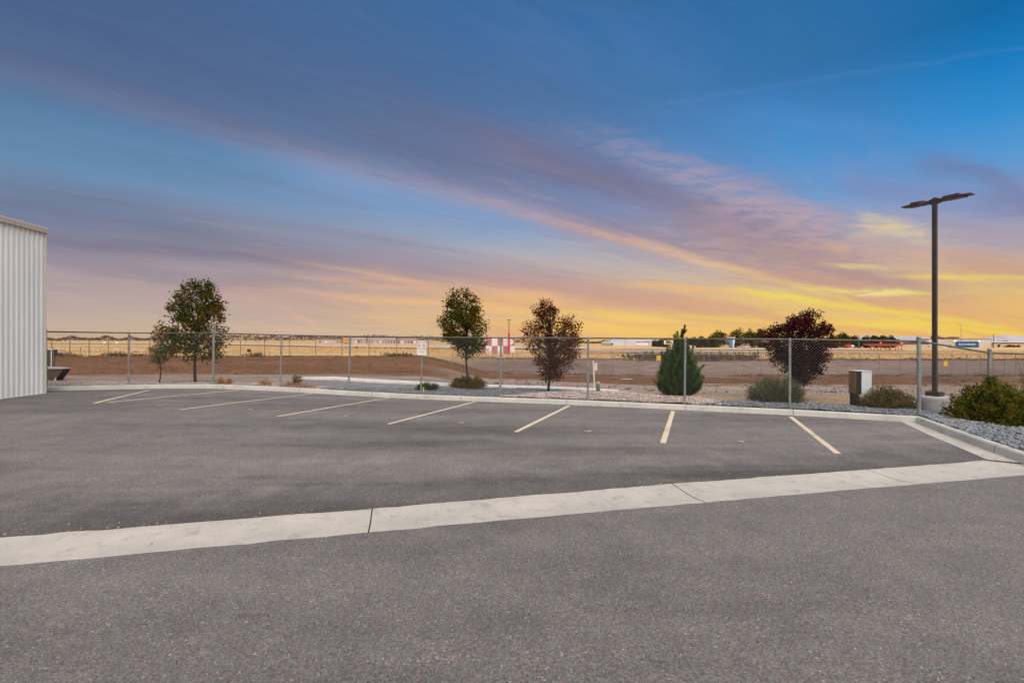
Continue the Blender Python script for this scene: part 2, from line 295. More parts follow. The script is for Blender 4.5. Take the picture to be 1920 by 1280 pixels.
# ------------------------------------------------------------------ object helpers
def link(o, parent=None):
    COL.objects.link(o)
    if parent is not None: o.parent = parent
    return o
def tag(o, label=None, cat=None, group=None, kind=None):
    if label: o['label'] = label
    if cat: o['category'] = cat
    if group: o['group'] = group
    if kind: o['kind'] = kind
    return o
def empty(name, loc, label=None, cat=None, group=None):
    o = bpy.data.objects.new(name, None); o.location = loc; o.empty_display_size = .2
    return tag(link(o), label, cat, group)
class MB:
    """collects shapes; build() links them as one mesh (coordinates are world, moved into the parent's frame)"""
    def __init__(s): s.v = []; s.f = []
    def add(s, vs, fs):
        b = len(s.v); s.v += [tuple(v) for v in vs]; s.f += [tuple(b+i for i in f) for f in fs]; return s
    def box(s, c, size, ax=(1, 0, 0), ay=(0, 1, 0), az=(0, 0, 1), taper=1.):
        ax, ay, az = (Vector(a).normalized() for a in (ax, ay, az)); c = Vector(c); hx, hy, hz = (q/2 for q in size)
        vs = [c+ax*(i*hx*(taper if k > 0 else 1))+ay*(j*hy*(taper if k > 0 else 1))+az*(k*hz) for k in (-1, 1) for j in (-1, 1) for i in (-1, 1)]
        return s.add(vs, [(0, 2, 3, 1), (4, 5, 7, 6), (0, 1, 5, 4), (2, 6, 7, 3), (0, 4, 6, 2), (1, 3, 7, 5)])
    def tube(s, pts, rad, n=8, caps=True):
        pts = [Vector(p) for p in pts]; rad = rad if isinstance(rad, (list, tuple)) else [rad]*len(pts); b = len(s.v); up = None
        for i, p in enumerate(pts):
            t = (pts[min(i+1, len(pts)-1)]-pts[max(i-1, 0)]).normalized()
            ref = Vector((0, 0, 1)) if abs(t.z) < .9 else Vector((0, 1, 0))
            a = t.cross(ref).normalized(); c = t.cross(a)
            for k in range(n):
                q = 2*math.pi*k/n; s.v.append(tuple(p+(a*math.cos(q)+c*math.sin(q))*rad[i]))
        for i in range(len(pts)-1):
            for k in range(n):
                s.f.append((b+i*n+k, b+i*n+(k+1) % n, b+(i+1)*n+(k+1) % n, b+(i+1)*n+k))
        if caps:
            s.f.append(tuple(b+k for k in range(n-1, -1, -1))); e = b+(len(pts)-1)*n; s.f.append(tuple(e+k for k in range(n)))
        return s
    def lathe(s, c, prof, n=24):
        b = len(s.v)
        for r, z in prof:
            for k in range(n):
                q = 2*math.pi*k/n; s.v.append((c[0]+r*math.cos(q), c[1]+r*math.sin(q), c[2]+z))
        for i in range(len(prof)-1):
            for k in range(n): s.f.append((b+i*n+k, b+i*n+(k+1) % n, b+(i+1)*n+(k+1) % n, b+(i+1)*n+k))
        s.f.append(tuple(b+(len(prof)-1)*n+k for k in range(n)))
        s.f.append(tuple(b+k for k in range(n-1, -1, -1)))
        return s
    def sheet(s, rows):
        b = len(s.v); m = len(rows[0])
        for r in rows: s.v += [tuple(p) for p in r]
        for i in range(len(rows)-1):
            for j in range(m-1): s.f.append((b+i*m+j, b+i*m+j+1, b+(i+1)*m+j+1, b+(i+1)*m+j))
        return s
    def build(s, name, mat, parent=None, smooth=False, bevel=0.):
        me = bpy.data.meshes.new(name)
        off = Vector((0, 0, 0)); q = parent
        while q is not None: off += q.location; q = q.parent
        me.from_pydata([(v[0]-off.x, v[1]-off.y, v[2]-off.z) for v in s.v], [], s.f); me.materials.append(mat)
        if smooth: me.polygons.foreach_set('use_smooth', [True]*len(me.polygons))
        me.update(); o = link(bpy.data.objects.new(name, me), parent)
        if bevel:
            md = o.modifiers.new('bevel', 'BEVEL'); md.width = bevel; md.segments = 2; md.limit_method = 'ANGLE'
        return o
def fast_mesh(name, V, Fq, mat, parent=None, tint=None, smooth=False):
    """V (n,3), Fq (m,k) as numpy"""
    me = bpy.data.meshes.new(name); off = np.zeros(3); q = parent
    while q is not None: off += np.array(q.location); q = q.parent
    V = V-off; k = Fq.shape[1]
    me.vertices.add(len(V)); me.vertices.foreach_set('co', V.astype(np.float32).ravel())
    me.loops.add(Fq.size); me.loops.foreach_set('vertex_index', Fq.astype(np.int32).ravel())
    me.polygons.add(len(Fq)); me.polygons.foreach_set('loop_start', np.arange(0, Fq.size, k, dtype=np.int32))
    if smooth: me.polygons.foreach_set('use_smooth', np.ones(len(Fq), bool))
    me.update(calc_edges=True)
    if tint is not None:
        at = me.attributes.new('tint', 'FLOAT', 'FACE'); at.data.foreach_set('value', tint.astype(np.float32))
    me.materials.append(mat)
    return link(bpy.data.objects.new(name, me), parent)

# ------------------------------------------------------------------ the lie of the land
ss = lambda t: (lambda q: q*q*(3-2*q))(np.clip(t, 0, 1))
def zlot(x, y): return .20*ss((-x-1)/11.)*ss((y-5)/9.)
KX = [-40, -16.4, -14.9, -12.7, -10.9, -7.6, -4.7, -1.6, 1.6, 4.7, 7.2, 9.28]
KY = [16.2, 16.2, 16.25, 16.85, 17.2, 16.5, 15.8, 15.2, 14.2, 13.08, 12.1, 11.10]
def kerbY(x): return np.interp(x, KX+[30], KY+[11.1])
LD = [0, 5, 11, 38, 85, 385, 2600, 9000]; LZ = [.33, .26, .12, .14, .10, -.3, .9, 1.5]
RD = [0, 4, 12, 27, 36, 37.5, 48, 140, 390, 2600, 9000]; RZ = [.13, .02, -.5, -1.28, -1.55, -1.5, -.42, -1.5, -4, -4.2, -4.2]
def zs(x, y):
    """height of the open land outside the kerb"""
    d = np.maximum(y-kerbY(x), 0.)
    n = zlot(x, np.minimum(y, kerbY(x)))+.13-np.clip(.11*(x-9.9), 0, .9)
    b = x/np.maximum(y, 12.)
    wn = ss((b+.20)/.17); wf = ss((b+.45)/1.1); q = ss((d-45)/80.)
    w = wn*(1-q)+wf*q
    prof = np.interp(d, LD, LZ)*(1-w)+np.interp(d, RD, RZ)*w
    q2 = ss(d/4.5)
    return n*(1-q2)+prof*q2
def P(px_, py_, f=zs, h=0.):
    """where the sight line through that spot of the photograph meets the land"""
    u = (px_-CX)/F; v = (py_-HY)/F; ys = YS
    for k in range(3):
        hit = CAMH-v*ys <= f(u*ys, ys)+h
        i = int(np.argmax(hit)) if hit.any() else len(ys)-1
        if i == 0: i = 1
        ys = np.linspace(ys[i-1], ys[i], 24)
    b = float(ys[-1])
    return Vector((u*b, b, CAMH-v*b))
YS = 1.5*1.012**np.arange(720)
def at(px_, py_, Y): return Vector(((px_-CX)/F*Y, Y, CAMH-(py_-HY)/F*Y))
def noise1(x, seed=0):
    x = np.asarray(x, float); i = np.floor(x).astype(int); f = x-i; f = f*f*(3-2*f)
    h = lambda n: np.modf(np.abs(np.sin((n+seed*57.3)*12.9898)*43758.5453))[0]
    return h(i)*(1-f)+h(i+1)*f
def noise2(x, y, seed=0):
    xi = np.floor(x); yi = np.floor(y); fx = x-xi; fy = y-yi; fx = fx*fx*(3-2*fx); fy = fy*fy*(3-2*fy)
    h = lambda a, b: np.modf(np.abs(np.sin(a*127.1+b*311.7+seed*17.7)*43758.5453))[0]
    return (h(xi, yi)*(1-fx)+h(xi+1, yi)*fx)*(1-fy)+(h(xi, yi+1)*(1-fx)+h(xi+1, yi+1)*fx)*fy

M = {}
M['asphalt_near'] = asphalt('asphalt_near', .172, 0, .22, False)
M['asphalt_lot'] = asphalt('asphalt_lot', .168, 0, .42, True)
def concrete(name, c1, c2):
    m, t, g, p = newmat(name)
    tc = g.node('ShaderNodeTexCoord'); o = tc.outputs['Object']
    a = g.ramp(g.noise(o, 1.4, 6, .65), [(.3, (*c1, 1)), (.7, (*c2, 1))])
    a = g.mix(1., a, g.ramp(g.noise(o, 60., 3, .7), [(.3, (.86, .86, .87, 1)), (.7, (1.08, 1.08, 1.07, 1))]), 'MULTIPLY')
    a = g.mix(1., a, g.ramp(g.noise(o, 4.5, 7, .72), [(.30, (.70, .69, .70, 1)), (.46, (1, 1, 1, 1))]), 'MULTIPLY')
    t.links.new(a, p.inputs['Base Color']); p.inputs['Roughness'].default_value = .85
    b = g.node('ShaderNodeBump'); b.inputs['Strength'].default_value = .3; b.inputs['Distance'].default_value = .004
    t.links.new(g.noise(o, 90., 4, .6), b.inputs['Height']); t.links.new(b.outputs[0], p.inputs['Normal'])
    return m
M['gutter'] = concrete('gutter_concrete', (.43, .395, .345), (.57, .51, .435))
M['kerb'] = concrete('kerb_concrete', (.45, .44, .395), (.60, .565, .50))
M['joint'] = plain('joint', (.07, .06, .05), .9)
M['paint'] = vary('line_paint', (.56, .43, .28), (.74, .60, .42), 30, .7, lo=.3, hi=.5)
_t = M['paint'].node_tree; _g = N(_t); _o = _g.node('ShaderNodeTexCoord').outputs['Object']; _p = _t.nodes['Principled BSDF']; _c = _p.inputs['Base Color'].links[0].from_socket
_w = _g.m('MULTIPLY', _g.mr(_g.noise(_o, 70., 6, .8), .60, .48, 0., 1.), _g.mr(_g.noise(_o, 2.2, 4, .6), .60, .42, .15, 1.))
_t.links.new(_g.mix(_g.m('MULTIPLY', _w, .0), _c, (.17, .15, .14, 1)), _p.inputs['Base Color'])
_t.links.new(_g.mix(_g.mr(_g.m('ADD', _g.noise(_o, 55., 6, .8), _g.m('MULTIPLY', _g.noise(_o, 1.8, 3, .6), .5)), .80, .88, 0., .75), _c, (.17, .15, .14, 1)), _p.inputs['Base Color'])
M['metal'] = vary('galvanised', (.19, .20, .195), (.30, .31, .29), 8, .5, metal=.3)
M['rail'] = vary('backlit_rail', (.10, .09, .08), (.18, .165, .15), 3, .5, metal=.3)  # backlit darkness of the rail put into its base colour
M['wire'] = vary('wire', (.16, .16, .15), (.24, .24, .22), 8, .5, metal=.3)
M['bronze'] = vary('dark_bronze', (.028, .022, .018), (.050, .036, .028), 5, .4, spec=.4)
M['white_wall'] = vary('white_sheet_metal', (.74, .74, .72), (.82, .81, .78), 1.2, .45, stretch=(1, 1, .3))
M['trim'] = plain('trim', (.50, .43, .36), .5)
M['cream'] = plain('cream_trim', (.74, .70, .60), .5)
M['bark'] = vary('bark', (.028, .019, .014), (.065, .045, .032), 20, .9, .4, stretch=(1, 1, .3))

# ------------------------------------------------------------------ ground (one sheet to the horizon)
def lines(segs):
    o = []
    for a, b, st in segs: o += list(np.arange(a, b, st))
    return o
gx = np.array(lines([(-26, 26, .30)])); k = list(gx); e = 26.
while e < 9000: k += [e, -e]; e *= 1.11
GX = np.array(sorted(set(k+[9000, -9000])))
k = lines([(-30, 4, 4), (4, 22, .22), (22, 80, .40)]); e = 80.
while e < 9000: k.append(e); e *= 1.045
GY = np.array([-3000, -400, -100, -50]+k+[9000])
XX, YY = np.meshgrid(GX, GY)
dd = YY-kerbY(XX)
def in_lot(x, y):
    rk = np.interp(y, [-9, 7.41, 11.1], [40, 7.86, 9.28])
    rk = np.where(y < 7.41, 60, rk)
    return (dd_(x, y) < .12) & (x < rk+.12)
def dd_(x, y): return y-kerbY(x)
Z = zs(XX, YY)
far_ = ss((dd-2.5)/4.)
ridge = (noise2(XX*.45, YY*.9, 2)-.5)*.10+(noise2(XX*1.4, YY*2.6, 3)-.5)*.05
Z = Z+far_*ridge*np.clip(1.2-YY/160, .1, 1)
wR = ss((XX/np.maximum(YY, 12)+.20)/.17)
led = dd-35.6+(noise2(XX*.5, XX*0, 5)-.5)*.9
Z = Z-wR*.34*ss((led+3.)/3.)*(1-ss(led/.5))        # eroded ledge at the foot of the far fence
led2 = dd-20+(noise2(XX*.22, XX*0, 8)-.5)*5
Z = Z-(1-wR)*.16*ss((led2+2.5)/2.5)*(1-ss(led2/.5))*(noise2(XX*.15, XX*0, 9) > .35)
inside = in_lot(XX, YY)
Z = np.where(inside, zlot(XX, YY)-.12, Z-.045)
V = np.stack([XX, YY, Z], -1).reshape(-1, 3)
ny, nx = XX.shape; ii = (np.arange(ny-1)[:, None]*nx+np.arange(nx-1)[None]).ravel()
FQ = np.stack([ii, ii+1, ii+nx+1, ii+nx], 1)
m, t, g, p = newmat('ground_soil')
ca = g.node('ShaderNodeAttribute'); ca.attribute_name = 'soil'
o_ = g.node('ShaderNodeTexCoord').outputs['Object']
mp = g.node('ShaderNodeMapping'); mp.inputs['Scale'].default_value = (.35, 1, 1); t.links.new(o_, mp.inputs[0])
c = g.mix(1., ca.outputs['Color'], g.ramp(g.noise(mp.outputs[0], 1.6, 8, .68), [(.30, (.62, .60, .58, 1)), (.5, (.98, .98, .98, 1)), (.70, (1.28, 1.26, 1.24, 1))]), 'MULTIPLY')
c = g.mix(1., c, g.ramp(g.noise(o_, 9., 6, .75), [(.32, (.60, .57, .56, 1)), (.5, (1, 1, 1, 1)), (.68, (1.25, 1.22, 1.18, 1))]), 'MULTIPLY')
c = g.mix(1., c, g.ramp(g.noise(mp.outputs[0], .10, 6, .6), [(.35, (.80, .78, .74, 1)), (.6, (1.06, 1.05, 1.02, 1))]), 'MULTIPLY')
t.links.new(c, p.inputs['Base Color']); p.inputs['Roughness'].default_value = .95; p.inputs['Specular IOR Level'].default_value = .1
b = g.node('ShaderNodeBump'); b.inputs['Strength'].default_value = .7; b.inputs['Distance'].default_value = .05
t.links.new(g.noise(o_, 5., 8, .7), b.inputs['Height']); t.links.new(b.outputs[0], p.inputs['Normal'])
ground = fast_mesh('ground', V, FQ, m, smooth=True); tag(ground, kind='structure')
track = np.array([.36, .28, .235]); brown = np.array([.20, .098, .050]); bankr = np.array([.25, .175, .145]); straw = np.array([.66, .44, .21]); tan = np.array([.47, .33, .22])
def lerp(a, b, t): return a*(1-t[..., None])+b*t[..., None]
nz = (noise2(XX*.3, YY*.5, 21)-.5)
C = lerp(np.broadcast_to(track, XX.shape+(3,)), brown, ss((dd-6.+nz*3)/4.)*(1-wR)+wR*ss((dd-18.5+nz*9)/2.5))
C = lerp(C, tan, (1-ss((dd-2.6+nz)/1.2))*wR*ss((XX-4)/2.))
C = lerp(C, bankr, wR*ss((dd-35.6+nz)/1.))
cut = wR*np.exp(-((dd-35.2+(noise2(XX*.5, XX*0, 5)-.5)*.9)/.55)**2)*(.45+.55*noise2(XX*.7, YY*.7, 41)); C = lerp(C, np.array([.07, .045, .035]), cut)  # shade of the ledge face painted into the soil colour
C = lerp(C, np.array([.12, .07, .05]), wR*ss((noise2(XX*.35, YY*.9, 43)-.62)/.12)*ss((dd-22)/3)*(1-ss((dd-35)/1.))*.8)
C = lerp(C, straw, (1-wR)*ss((dd-38.2+nz*2)/1.)+wR*ss((dd-49+nz*3)/3.))
bands = noise2(XX*.004, np.log(np.maximum(YY, 1))*9, 31)
C = np.clip(C*(1+(dd > 50)[..., None]*(bands[..., None]-.5)*.35), 0, 1)
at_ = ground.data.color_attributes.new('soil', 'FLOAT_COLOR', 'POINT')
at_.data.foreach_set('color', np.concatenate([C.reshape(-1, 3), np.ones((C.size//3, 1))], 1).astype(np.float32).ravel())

# ------------------------------------------------------------------ paved areas
lot0 = lambda x, y: zlot(x, y)
GU = [(-9, 3.66), (-4.93, 4.65), (-1.56, 5.46), (1.91, 6.345), (3.23, 6.65), (5.2, 7.1), (7.60, 7.66)]   # lot-side edge of the gutter
GL = [(-9, 2.92), (-4.30, 4.068), (-.33, 5.04), (2.80, 5.79), (7.24, 6.82)]                              # drive-side edge
GU = [(-30, -1.5)]+GU+[(12, 8.66), (30, 12.9)]; GL = [(-30, -2.22)]+GL+[(12, 7.96), (30, 12.2)]
gu = lambda x: np.interp(x, [a for a, _ in GU], [b for _, b in GU])
gl = lambda x: np.interp(x, [a for a, _ in GL], [b for _, b in GL])
rag = lambda x, s, a: (noise1(np.asarray(x)*9, s)-.5)*a+(noise1(np.asarray(x)*31, s+1)-.5)*a*.7
# parking lot surface
rows = []
topx = np.concatenate([np.linspace(-32, -16, 9)[:-1], np.linspace(-16, 9.10, 120)])
botx = np.concatenate([np.linspace(-30, -12, 9)[:-1], np.linspace(-12, 7.55, 120)])
for q in np.linspace(0, 1, 50):
    r = []
    for a, b in zip(topx, botx):
        y0 = gu(b)+.004+rag(b, 3, .028); y1 = kerbY(a)+.03; x = b+(a-b)*q; y = y0+(y1-y0)*q
        r.append((x, y, float(zlot(x, y))+.012*(1-ss(np.array(abs(q*.0)))) if q > 0 else float(zlot(x, y))+.012))
    rows.append(r)
parking = MB().sheet(rows)
skirt = [[(v[0], v[1], v[2]-.05) for v in rows[0]], rows[0]]
parking.sheet(skirt)
parking = parking.build('parking_lot', M['asphalt_lot']); tag(parking, kind='structure')
# drive in front
rows = []
dxs = np.linspace(-34, 34, 320)
for q in (0, .1, .3, .6, 1):
    rows.append([(x, -30+(gl(x)-.004+rag(x, 8, .022)+30)*q, .004) for x in dxs])
tag(MB().sheet(rows).build('driveway', M['asphalt_near']), kind='structure')
# valley gutter
prof = [(0, -.002), (.10, -.006), (.35, -.022), (.55, -.020), (.8, -.006), (1., .003)]
def gutter_seg(mb, x0, x1, k0=0.):
    xs = np.linspace(x0, x1, 40); rows = []
    for q, z in prof:
        rr = []
        for x in xs:
            # the concrete reaches a little under both asphalt edges
            yb, yt = gl(x)-.03, gu(x)+.03; xx = x+(q-.5)*(-.17)
            rr.append((xx, gl(xx)-.03+(gu(xx)-gl(xx)+.06)*q, z))
        rows.append(rr)
    mb.sheet(rows)
mb = MB()
jx = [-30, -7.9, -4.95, -1.50, 2.20, 5.3, 8.4, 30]
for a, b in zip(jx[:-1], jx[1:]): gutter_seg(mb, a+.007, b-.007)
gutter = mb.build('gutter', M['gutter'], smooth=True); tag(gutter, kind='structure')
mb = MB()
for x in jx[1:-1]:
    mb.sheet([[(x+(q-.5)*(-.17)-.02, gl(x+(q-.5)*(-.17))-.03+(gu(x)-gl(x)+.06)*q, z-.012), (x+(q-.5)*(-.17)+.02, gl(x+(q-.5)*(-.17))-.03+(gu(x)-gl(x)+.06)*q, z-.012)] for q, z in prof])
mb.build('joint', M['joint'], gutter)
# kerb: front line, walked left to right
KP = [(-16.6, 16.2), (-14.9, 16.25), (-13.6, 16.62), (-12.7, 16.85), (-11.8, 17.0), (-10.9, 17.03), (-9.4, 16.85), (-7.6, 16.5), (-4.7, 15.8), (-1.6, 15.1), (1.6, 14.2), (4.7, 13.08), (7.2, 12.1), (9.28, 11.1)]
KX[:] = [-40]+[a for a, _ in KP]; KY[:] = [16.2]+[b for _, b in KP]
KR = [(9.28, 11.1), (8.69, 9.66), (8.2, 8.37), (7.86, 7.41), (7.84, 7.28), (7.98, 7.22), (8.4, 7.36), (10., 7.74), (20, 10.1)]
def walk(pts, st=.12):
    o = [Vector((*pts[0], 0))]
    for a, b in zip(pts[:-1], pts[1:]):
        a = Vector((*a, 0)); b = Vector((*b, 0)); n = max(1, int((b-a).length/st))
        o += [a+(b-a)*(i+1)/n for i in range(n)]
    return o
def kerb_run(mb, pts, gaps, start_mitre=None, end_mitre=None):
    n = len(pts); prof = [(0, -.02), (.012, .06), (.022, .125), (.045, .146), (.145, .150), (.165, .14), (.17, -.15)]
    rows = []; cuts = []
    for i, p_ in enumerate(pts):
        t = (pts[min(i+1, n-1)]-pts[max(i-1, 0)]).normalized(); nn = Vector((-t.y, t.x, 0))
        if i == 0 and start_mitre is not None: nn = start_mitre
        if i == n-1 and end_mitre is not None: nn = end_mitre
        z0 = float(zlot(p_.x, p_.y)); rows.append([(p_.x+nn.x*o, p_.y+nn.y*o, z0+z) for o, z in prof])
    seg = [rows[0]]
    for i in range(1, n):
        seg.append(rows[i])
        a, b = pts[i-1], pts[i]
        for gx_ in gaps:
            hit = (gx_[0] == 'x' and a.x <= gx_[1] < b.x) or (gx_[0] == 'y' and a.y >= gx_[1] > b.y)
            if hit:
                seg[-1] = [tuple(np.array(q)*.90+np.array(w)*.10) for q, w in zip(rows[i], rows[i-1])]
                mb.sheet(seg); seg = [rows[i]]
    mb.sheet(seg)
mi = Vector((0.35+.92, .94-.38, 0))
kt = walk(KP); kr = walk(KR)
mb = MB(); mit = Vector((.42+.93, .9-.37, 0)).normalized()*1.35
kerb_run(mb, kt, [('x', v) for v in (-10.4, -7.3, -4.65, -1.62, 1.58, 4.6, 7.05)], end_mitre=mit)
kerb_run(mb, kr, [('y', 8.15)], start_mitre=mit)
kerb = mb.build('kerb', M['kerb'], smooth=False); tag(kerb, kind='structure')
mb = MB()
for v in (-10.4, -7.3, -4.65, -1.62, 1.58, 4.6, 7.05):
    y = kerbY(v); mb.box((v+.03, y+.10, float(zlot(v, y))+.065), (.05, .12, .13), ax=(1, -.33, 0), ay=(.33, 1, 0))
mb.box((8.21, 8.13, .06), (.12, .03, .125), ax=(1, -.37, 0), ay=(.37, 1, 0))
mb.build('joint', M['joint'], kerb)
# concrete pan along the right-hand kerb
inner = [(9.02, 11.22), (8.35, 9.72), (7.65, 7.98), (7.50, 7.62)]; outer = [(9.30, 11.12), (8.72, 9.66), (8.23, 8.37), (7.90, 7.45)]
rows = [[(b[0]+(a[0]-b[0])*q, b[1]+(a[1]-b[1])*q, .018-.012*q) for a, b in zip(walk(outer, .2)[:20], walk(inner, .2)[:20])] for q in (0, .5, 1)]
wi = walk(inner, 4.0/40); wo = walk(outer, 4.0/40); nn_ = 40
samp = lambda w, i: w[min(len(w)-1, int(round(i*(len(w)-1)/(nn_-1))))]
rows = [[(samp(wi, i).x+(samp(wo, i).x-samp(wi, i).x)*q, samp(wi, i).y+(samp(wo, i).y-samp(wi, i).y)*q, .019-.010*q) for i in range(nn_)] for q in (0, .5, 1)]
tag(MB().sheet(rows).build('gutter_pan', M['gutter']), kind='structure')
# painted stall lines (parts of the lot)
for k_, (a, b) in enumerate([((280, 732), (177, 757)), ((448, 732), (200, 755.5)), ((585, 739), (338, 769)), ((730, 746.5), (520, 782)), ((890, 754), (728, 796)), ((1067, 761.5), (967, 811)), ((1262, 771.5), (1243, 832)), ((1482, 782), (1571, 852))]):
    A = P(*a, f=lot0); B = P(*b, f=lot0); t = (B-A).normalized(); n_ = Vector((t.y, -t.x, 0)).normalized()*.052
    rows = []
    for i in range(30):
        q = A.lerp(B, i/29); w = 1+rnd.uniform(-.05, .05)
        rows.append([(*(q+n_*w)[:2], float(zlot(q.x, q.y))+.018), (*(q-n_*w)[:2], float(zlot(q.x, q.y))+.018)])
    MB().sheet(rows).build('parking_line', M['paint'], parking)
# small worn paint spots in the bays
M['ochre'] = plain('ochre_paint', (.55, .42, .20), .8)
for x, y in ((300, 761), (468, 768), (650, 780), (866, 793), (1101, 809), (1392, 829)):
    q = P(x, y, f=lot0); mb = MB()
    for j in range(5):
        a, r_ = rnd.uniform(0, 6.28), rnd.uniform(0, .07); cx_, cy_ = q.x+math.cos(a)*r_, q.y+math.sin(a)*r_*.8
        mb.v += [(cx_+.035*math.cos(s*1.05)*rnd.uniform(.6, 1.3), cy_+.04*math.sin(s*1.05)*rnd.uniform(.6, 1.3), q.z+.016+j*.0006) for s in range(6)]
        mb.f.append(tuple(range(len(mb.v)-6, len(mb.v))))
    mb.build('paint_spot', M['ochre'], parking)

# ------------------------------------------------------------------ gravel beds
GREY = [tuple(v*.72 for v in q) for q in [(.13, .15, .18), (.26, .28, .31), (.38, .40, .42), (.19, .20, .23), (.50, .50, .50), (.30, .27, .27), (.22, .25, .28)]]
PINK = [(.42, .30, .26), (.60, .46, .40), (.33, .22, .19), (.66, .56, .50), (.50, .36, .32), (.28, .20, .18), (.72, .62, .55)]
M['grey_gravel'] = gravelmat('grey_gravel', [tuple(c*.8 for c in q) for q in GREY], 26); M['pink_gravel'] = gravelmat('pink_gravel', [tuple(c*.85 for c in q) for q in PINK], 24)
M['grey_stone'] = stonemat('grey_stone', GREY); M['pink_stone'] = stonemat('pink_stone', PINK)
def kerb_back(u, off=.16):
    y = 14.
    for i in range(14): y = float(kerbY(u*y))+off
    return Vector((u*y, y, 0))
def bumpz(x, y, s): return float(zs(x, y))+.012+(float(noise2(np.array(x*3.), np.array(y*3.), s))-.5)*.05
STONE = {'grey': [], 'pink': []}
def bed(kind, front, back, name, lift=0., nq=14, dens=260, smax=.035, seed=1):
    rows = []
    for q in np.linspace(0, 1, nq):
        rows.append([(a.x+(b.x-a.x)*q, a.y+(b.y-a.y)*q, bumpz(a.x+(b.x-a.x)*q, a.y+(b.y-a.y)*q, seed)+lift*(1-.9*q)) for a, b in zip(front, back)])
    tag(MB().sheet(rows).build(name, M[kind+'_gravel'], smooth=True), kind='structure')
    A = np.array([[a.x, a.y] for a in front]); B = np.array([[b.x, b.y] for b in back])
    area = 0
    for i in range(len(A)-1): area += np.linalg.norm(A[i+1]-A[i]+B[i+1]-B[i])/2*np.linalg.norm((B[i]+B[i+1]-A[i]-A[i+1])/2)
    n = int(area*dens); u = R.random(n)*(len(A)-1); i = u.astype(int); f = u-i; q = R.random(n)
    L = A[i]*(1-f)[:, None]+A[i+1]*f[:, None]; U = B[i]*(1-f)[:, None]+B[i+1]*f[:, None]
    pt = L*(1-q)[:, None]+U*q[:, None]
    z = zs(pt[:, 0], pt[:, 1])+.012+(noise2(pt[:, 0]*3., pt[:, 1]*3., seed)-.5)*.05+lift*(1-.9*q)
    STONE[kind].append((np.column_stack([pt, z]), smax))
def span(x0, x1, backs, n=60, off=.16):
    fr, bk = [], []
    for x in np.linspace(x0, x1, n):
        u = (x-CX)/F; fr.append(kerb_back(u, off)); by = np.interp(x, [a for a, _ in backs], [b for _, b in backs]); q = P(x, by)
        if q.y < fr[-1].y+.05: q.y = fr[-1].y+.05; q.x = u*q.y
        bk.append(q)
    return fr, bk
f_, b_ = span(86, 660, [(86, 714.5), (160, 715), (300, 716), (400, 717), (500, 719), (600, 724), (660, 730)]); bed('pink', f_, b_, 'pink_gravel_bed', seed=2, dens=150)
f_, b_ = span(600, 1200, [(600, 728), (640, 727), (700, 727.5), (790, 728), (860, 727), (930, 727.5), (1010, 730), (1060, 733), (1100, 737), (1200, 747)]); bed('grey', f_, b_, 'grey_gravel_bed', lift=.01, seed=3, dens=220)
f_, b_ = span(940, 1350, [(940, 745), (985, 738), (1050, 735), (1100, 733.5), (1165, 734.5), (1240, 740), (1300, 744), (1350, 752)]); bed('pink', f_, b_, 'pink_gravel_bed', lift=.035, seed=4, dens=230, smax=.045)
f_, b_ = span(1290, 1728, [(1290, 757), (1340, 752), (1400, 750.5), (1480, 752), (1560, 758), (1640, 764), (1728, 768)]); bed('grey', f_, b_, 'grey_gravel_bed', lift=.03, seed=5, dens=330, smax=.042)
w_ = walk(KR, .25); fr = []
for i, q in enumerate(w_):
    t_ = (w_[min(i+1, len(w_)-1)]-w_[max(i-1, 0)]).normalized(); fr.append(Vector((q.x-t_.y*.16, q.y+t_.x*.16, 0)) if i > 0 else Vector((9.52, 11.2, 0)))
bk = []
for i in range(len(fr)):
    s_ = i/(len(fr)-1); bk.append(Vector((9.8, 12.9, 0)).lerp(Vector((24, 13.6, 0)), min(1, s_*1.5)) if s_ < .66 else Vector((24, 13.6, 0)).lerp(Vector((24, 11., 0)), (s_-.66)*3))
bed('grey', fr, bk, 'grey_gravel_bed', lift=.012, seed=6, nq=40, dens=330, smax=.045)
ICO_V = np.array([(1, 0, 0), (-1, 0, 0), (0, 1, 0), (0, -1, 0), (0, 0, 1), (0, 0, -1)], float)
ICO_F = np.array([(0, 2, 4), (2, 1, 4), (1, 3, 4), (3, 0, 4), (2, 0, 5), (1, 2, 5), (3, 1, 5), (0, 3, 5)])
for kind in ('grey', 'pink'):
    VV = []; 
    for pts, smax in STONE[kind]:
        n = len(pts); s_ = R.uniform(.35, 1, (n, 1, 1))*smax
        v = ICO_V[None]*s_*R.uniform(.55, 1.35, (n, 6, 1)); v[..., 2] *= .7
        a = R.random(n)*6.28; ca_, sa_ = np.cos(a)[:, None], np.sin(a)[:, None]
        x = v[..., 0]*ca_-v[..., 1]*sa_; y = v[..., 0]*sa_+v[..., 1]*ca_
        tl = R.normal(0, .4, (n, 1)); z = v[..., 2]+x*tl
        VV.append(np.stack([x, y, z], -1)+pts[:, None]+np.array([0, 0, .006]))
    VV = np.concatenate(VV); n = len(VV)
    FF = (ICO_F[None]+np.arange(n)[:, None, None]*6).reshape(-1, 3)
    tag(fast_mesh(kind+'_gravel_stones', VV.reshape(-1, 3), FF, M[kind+'_stone'], tint=np.repeat(R.random(n), 8)), 'loose '+kind+' landscape stones spread behind the kerb', 'gravel', kind='stuff')

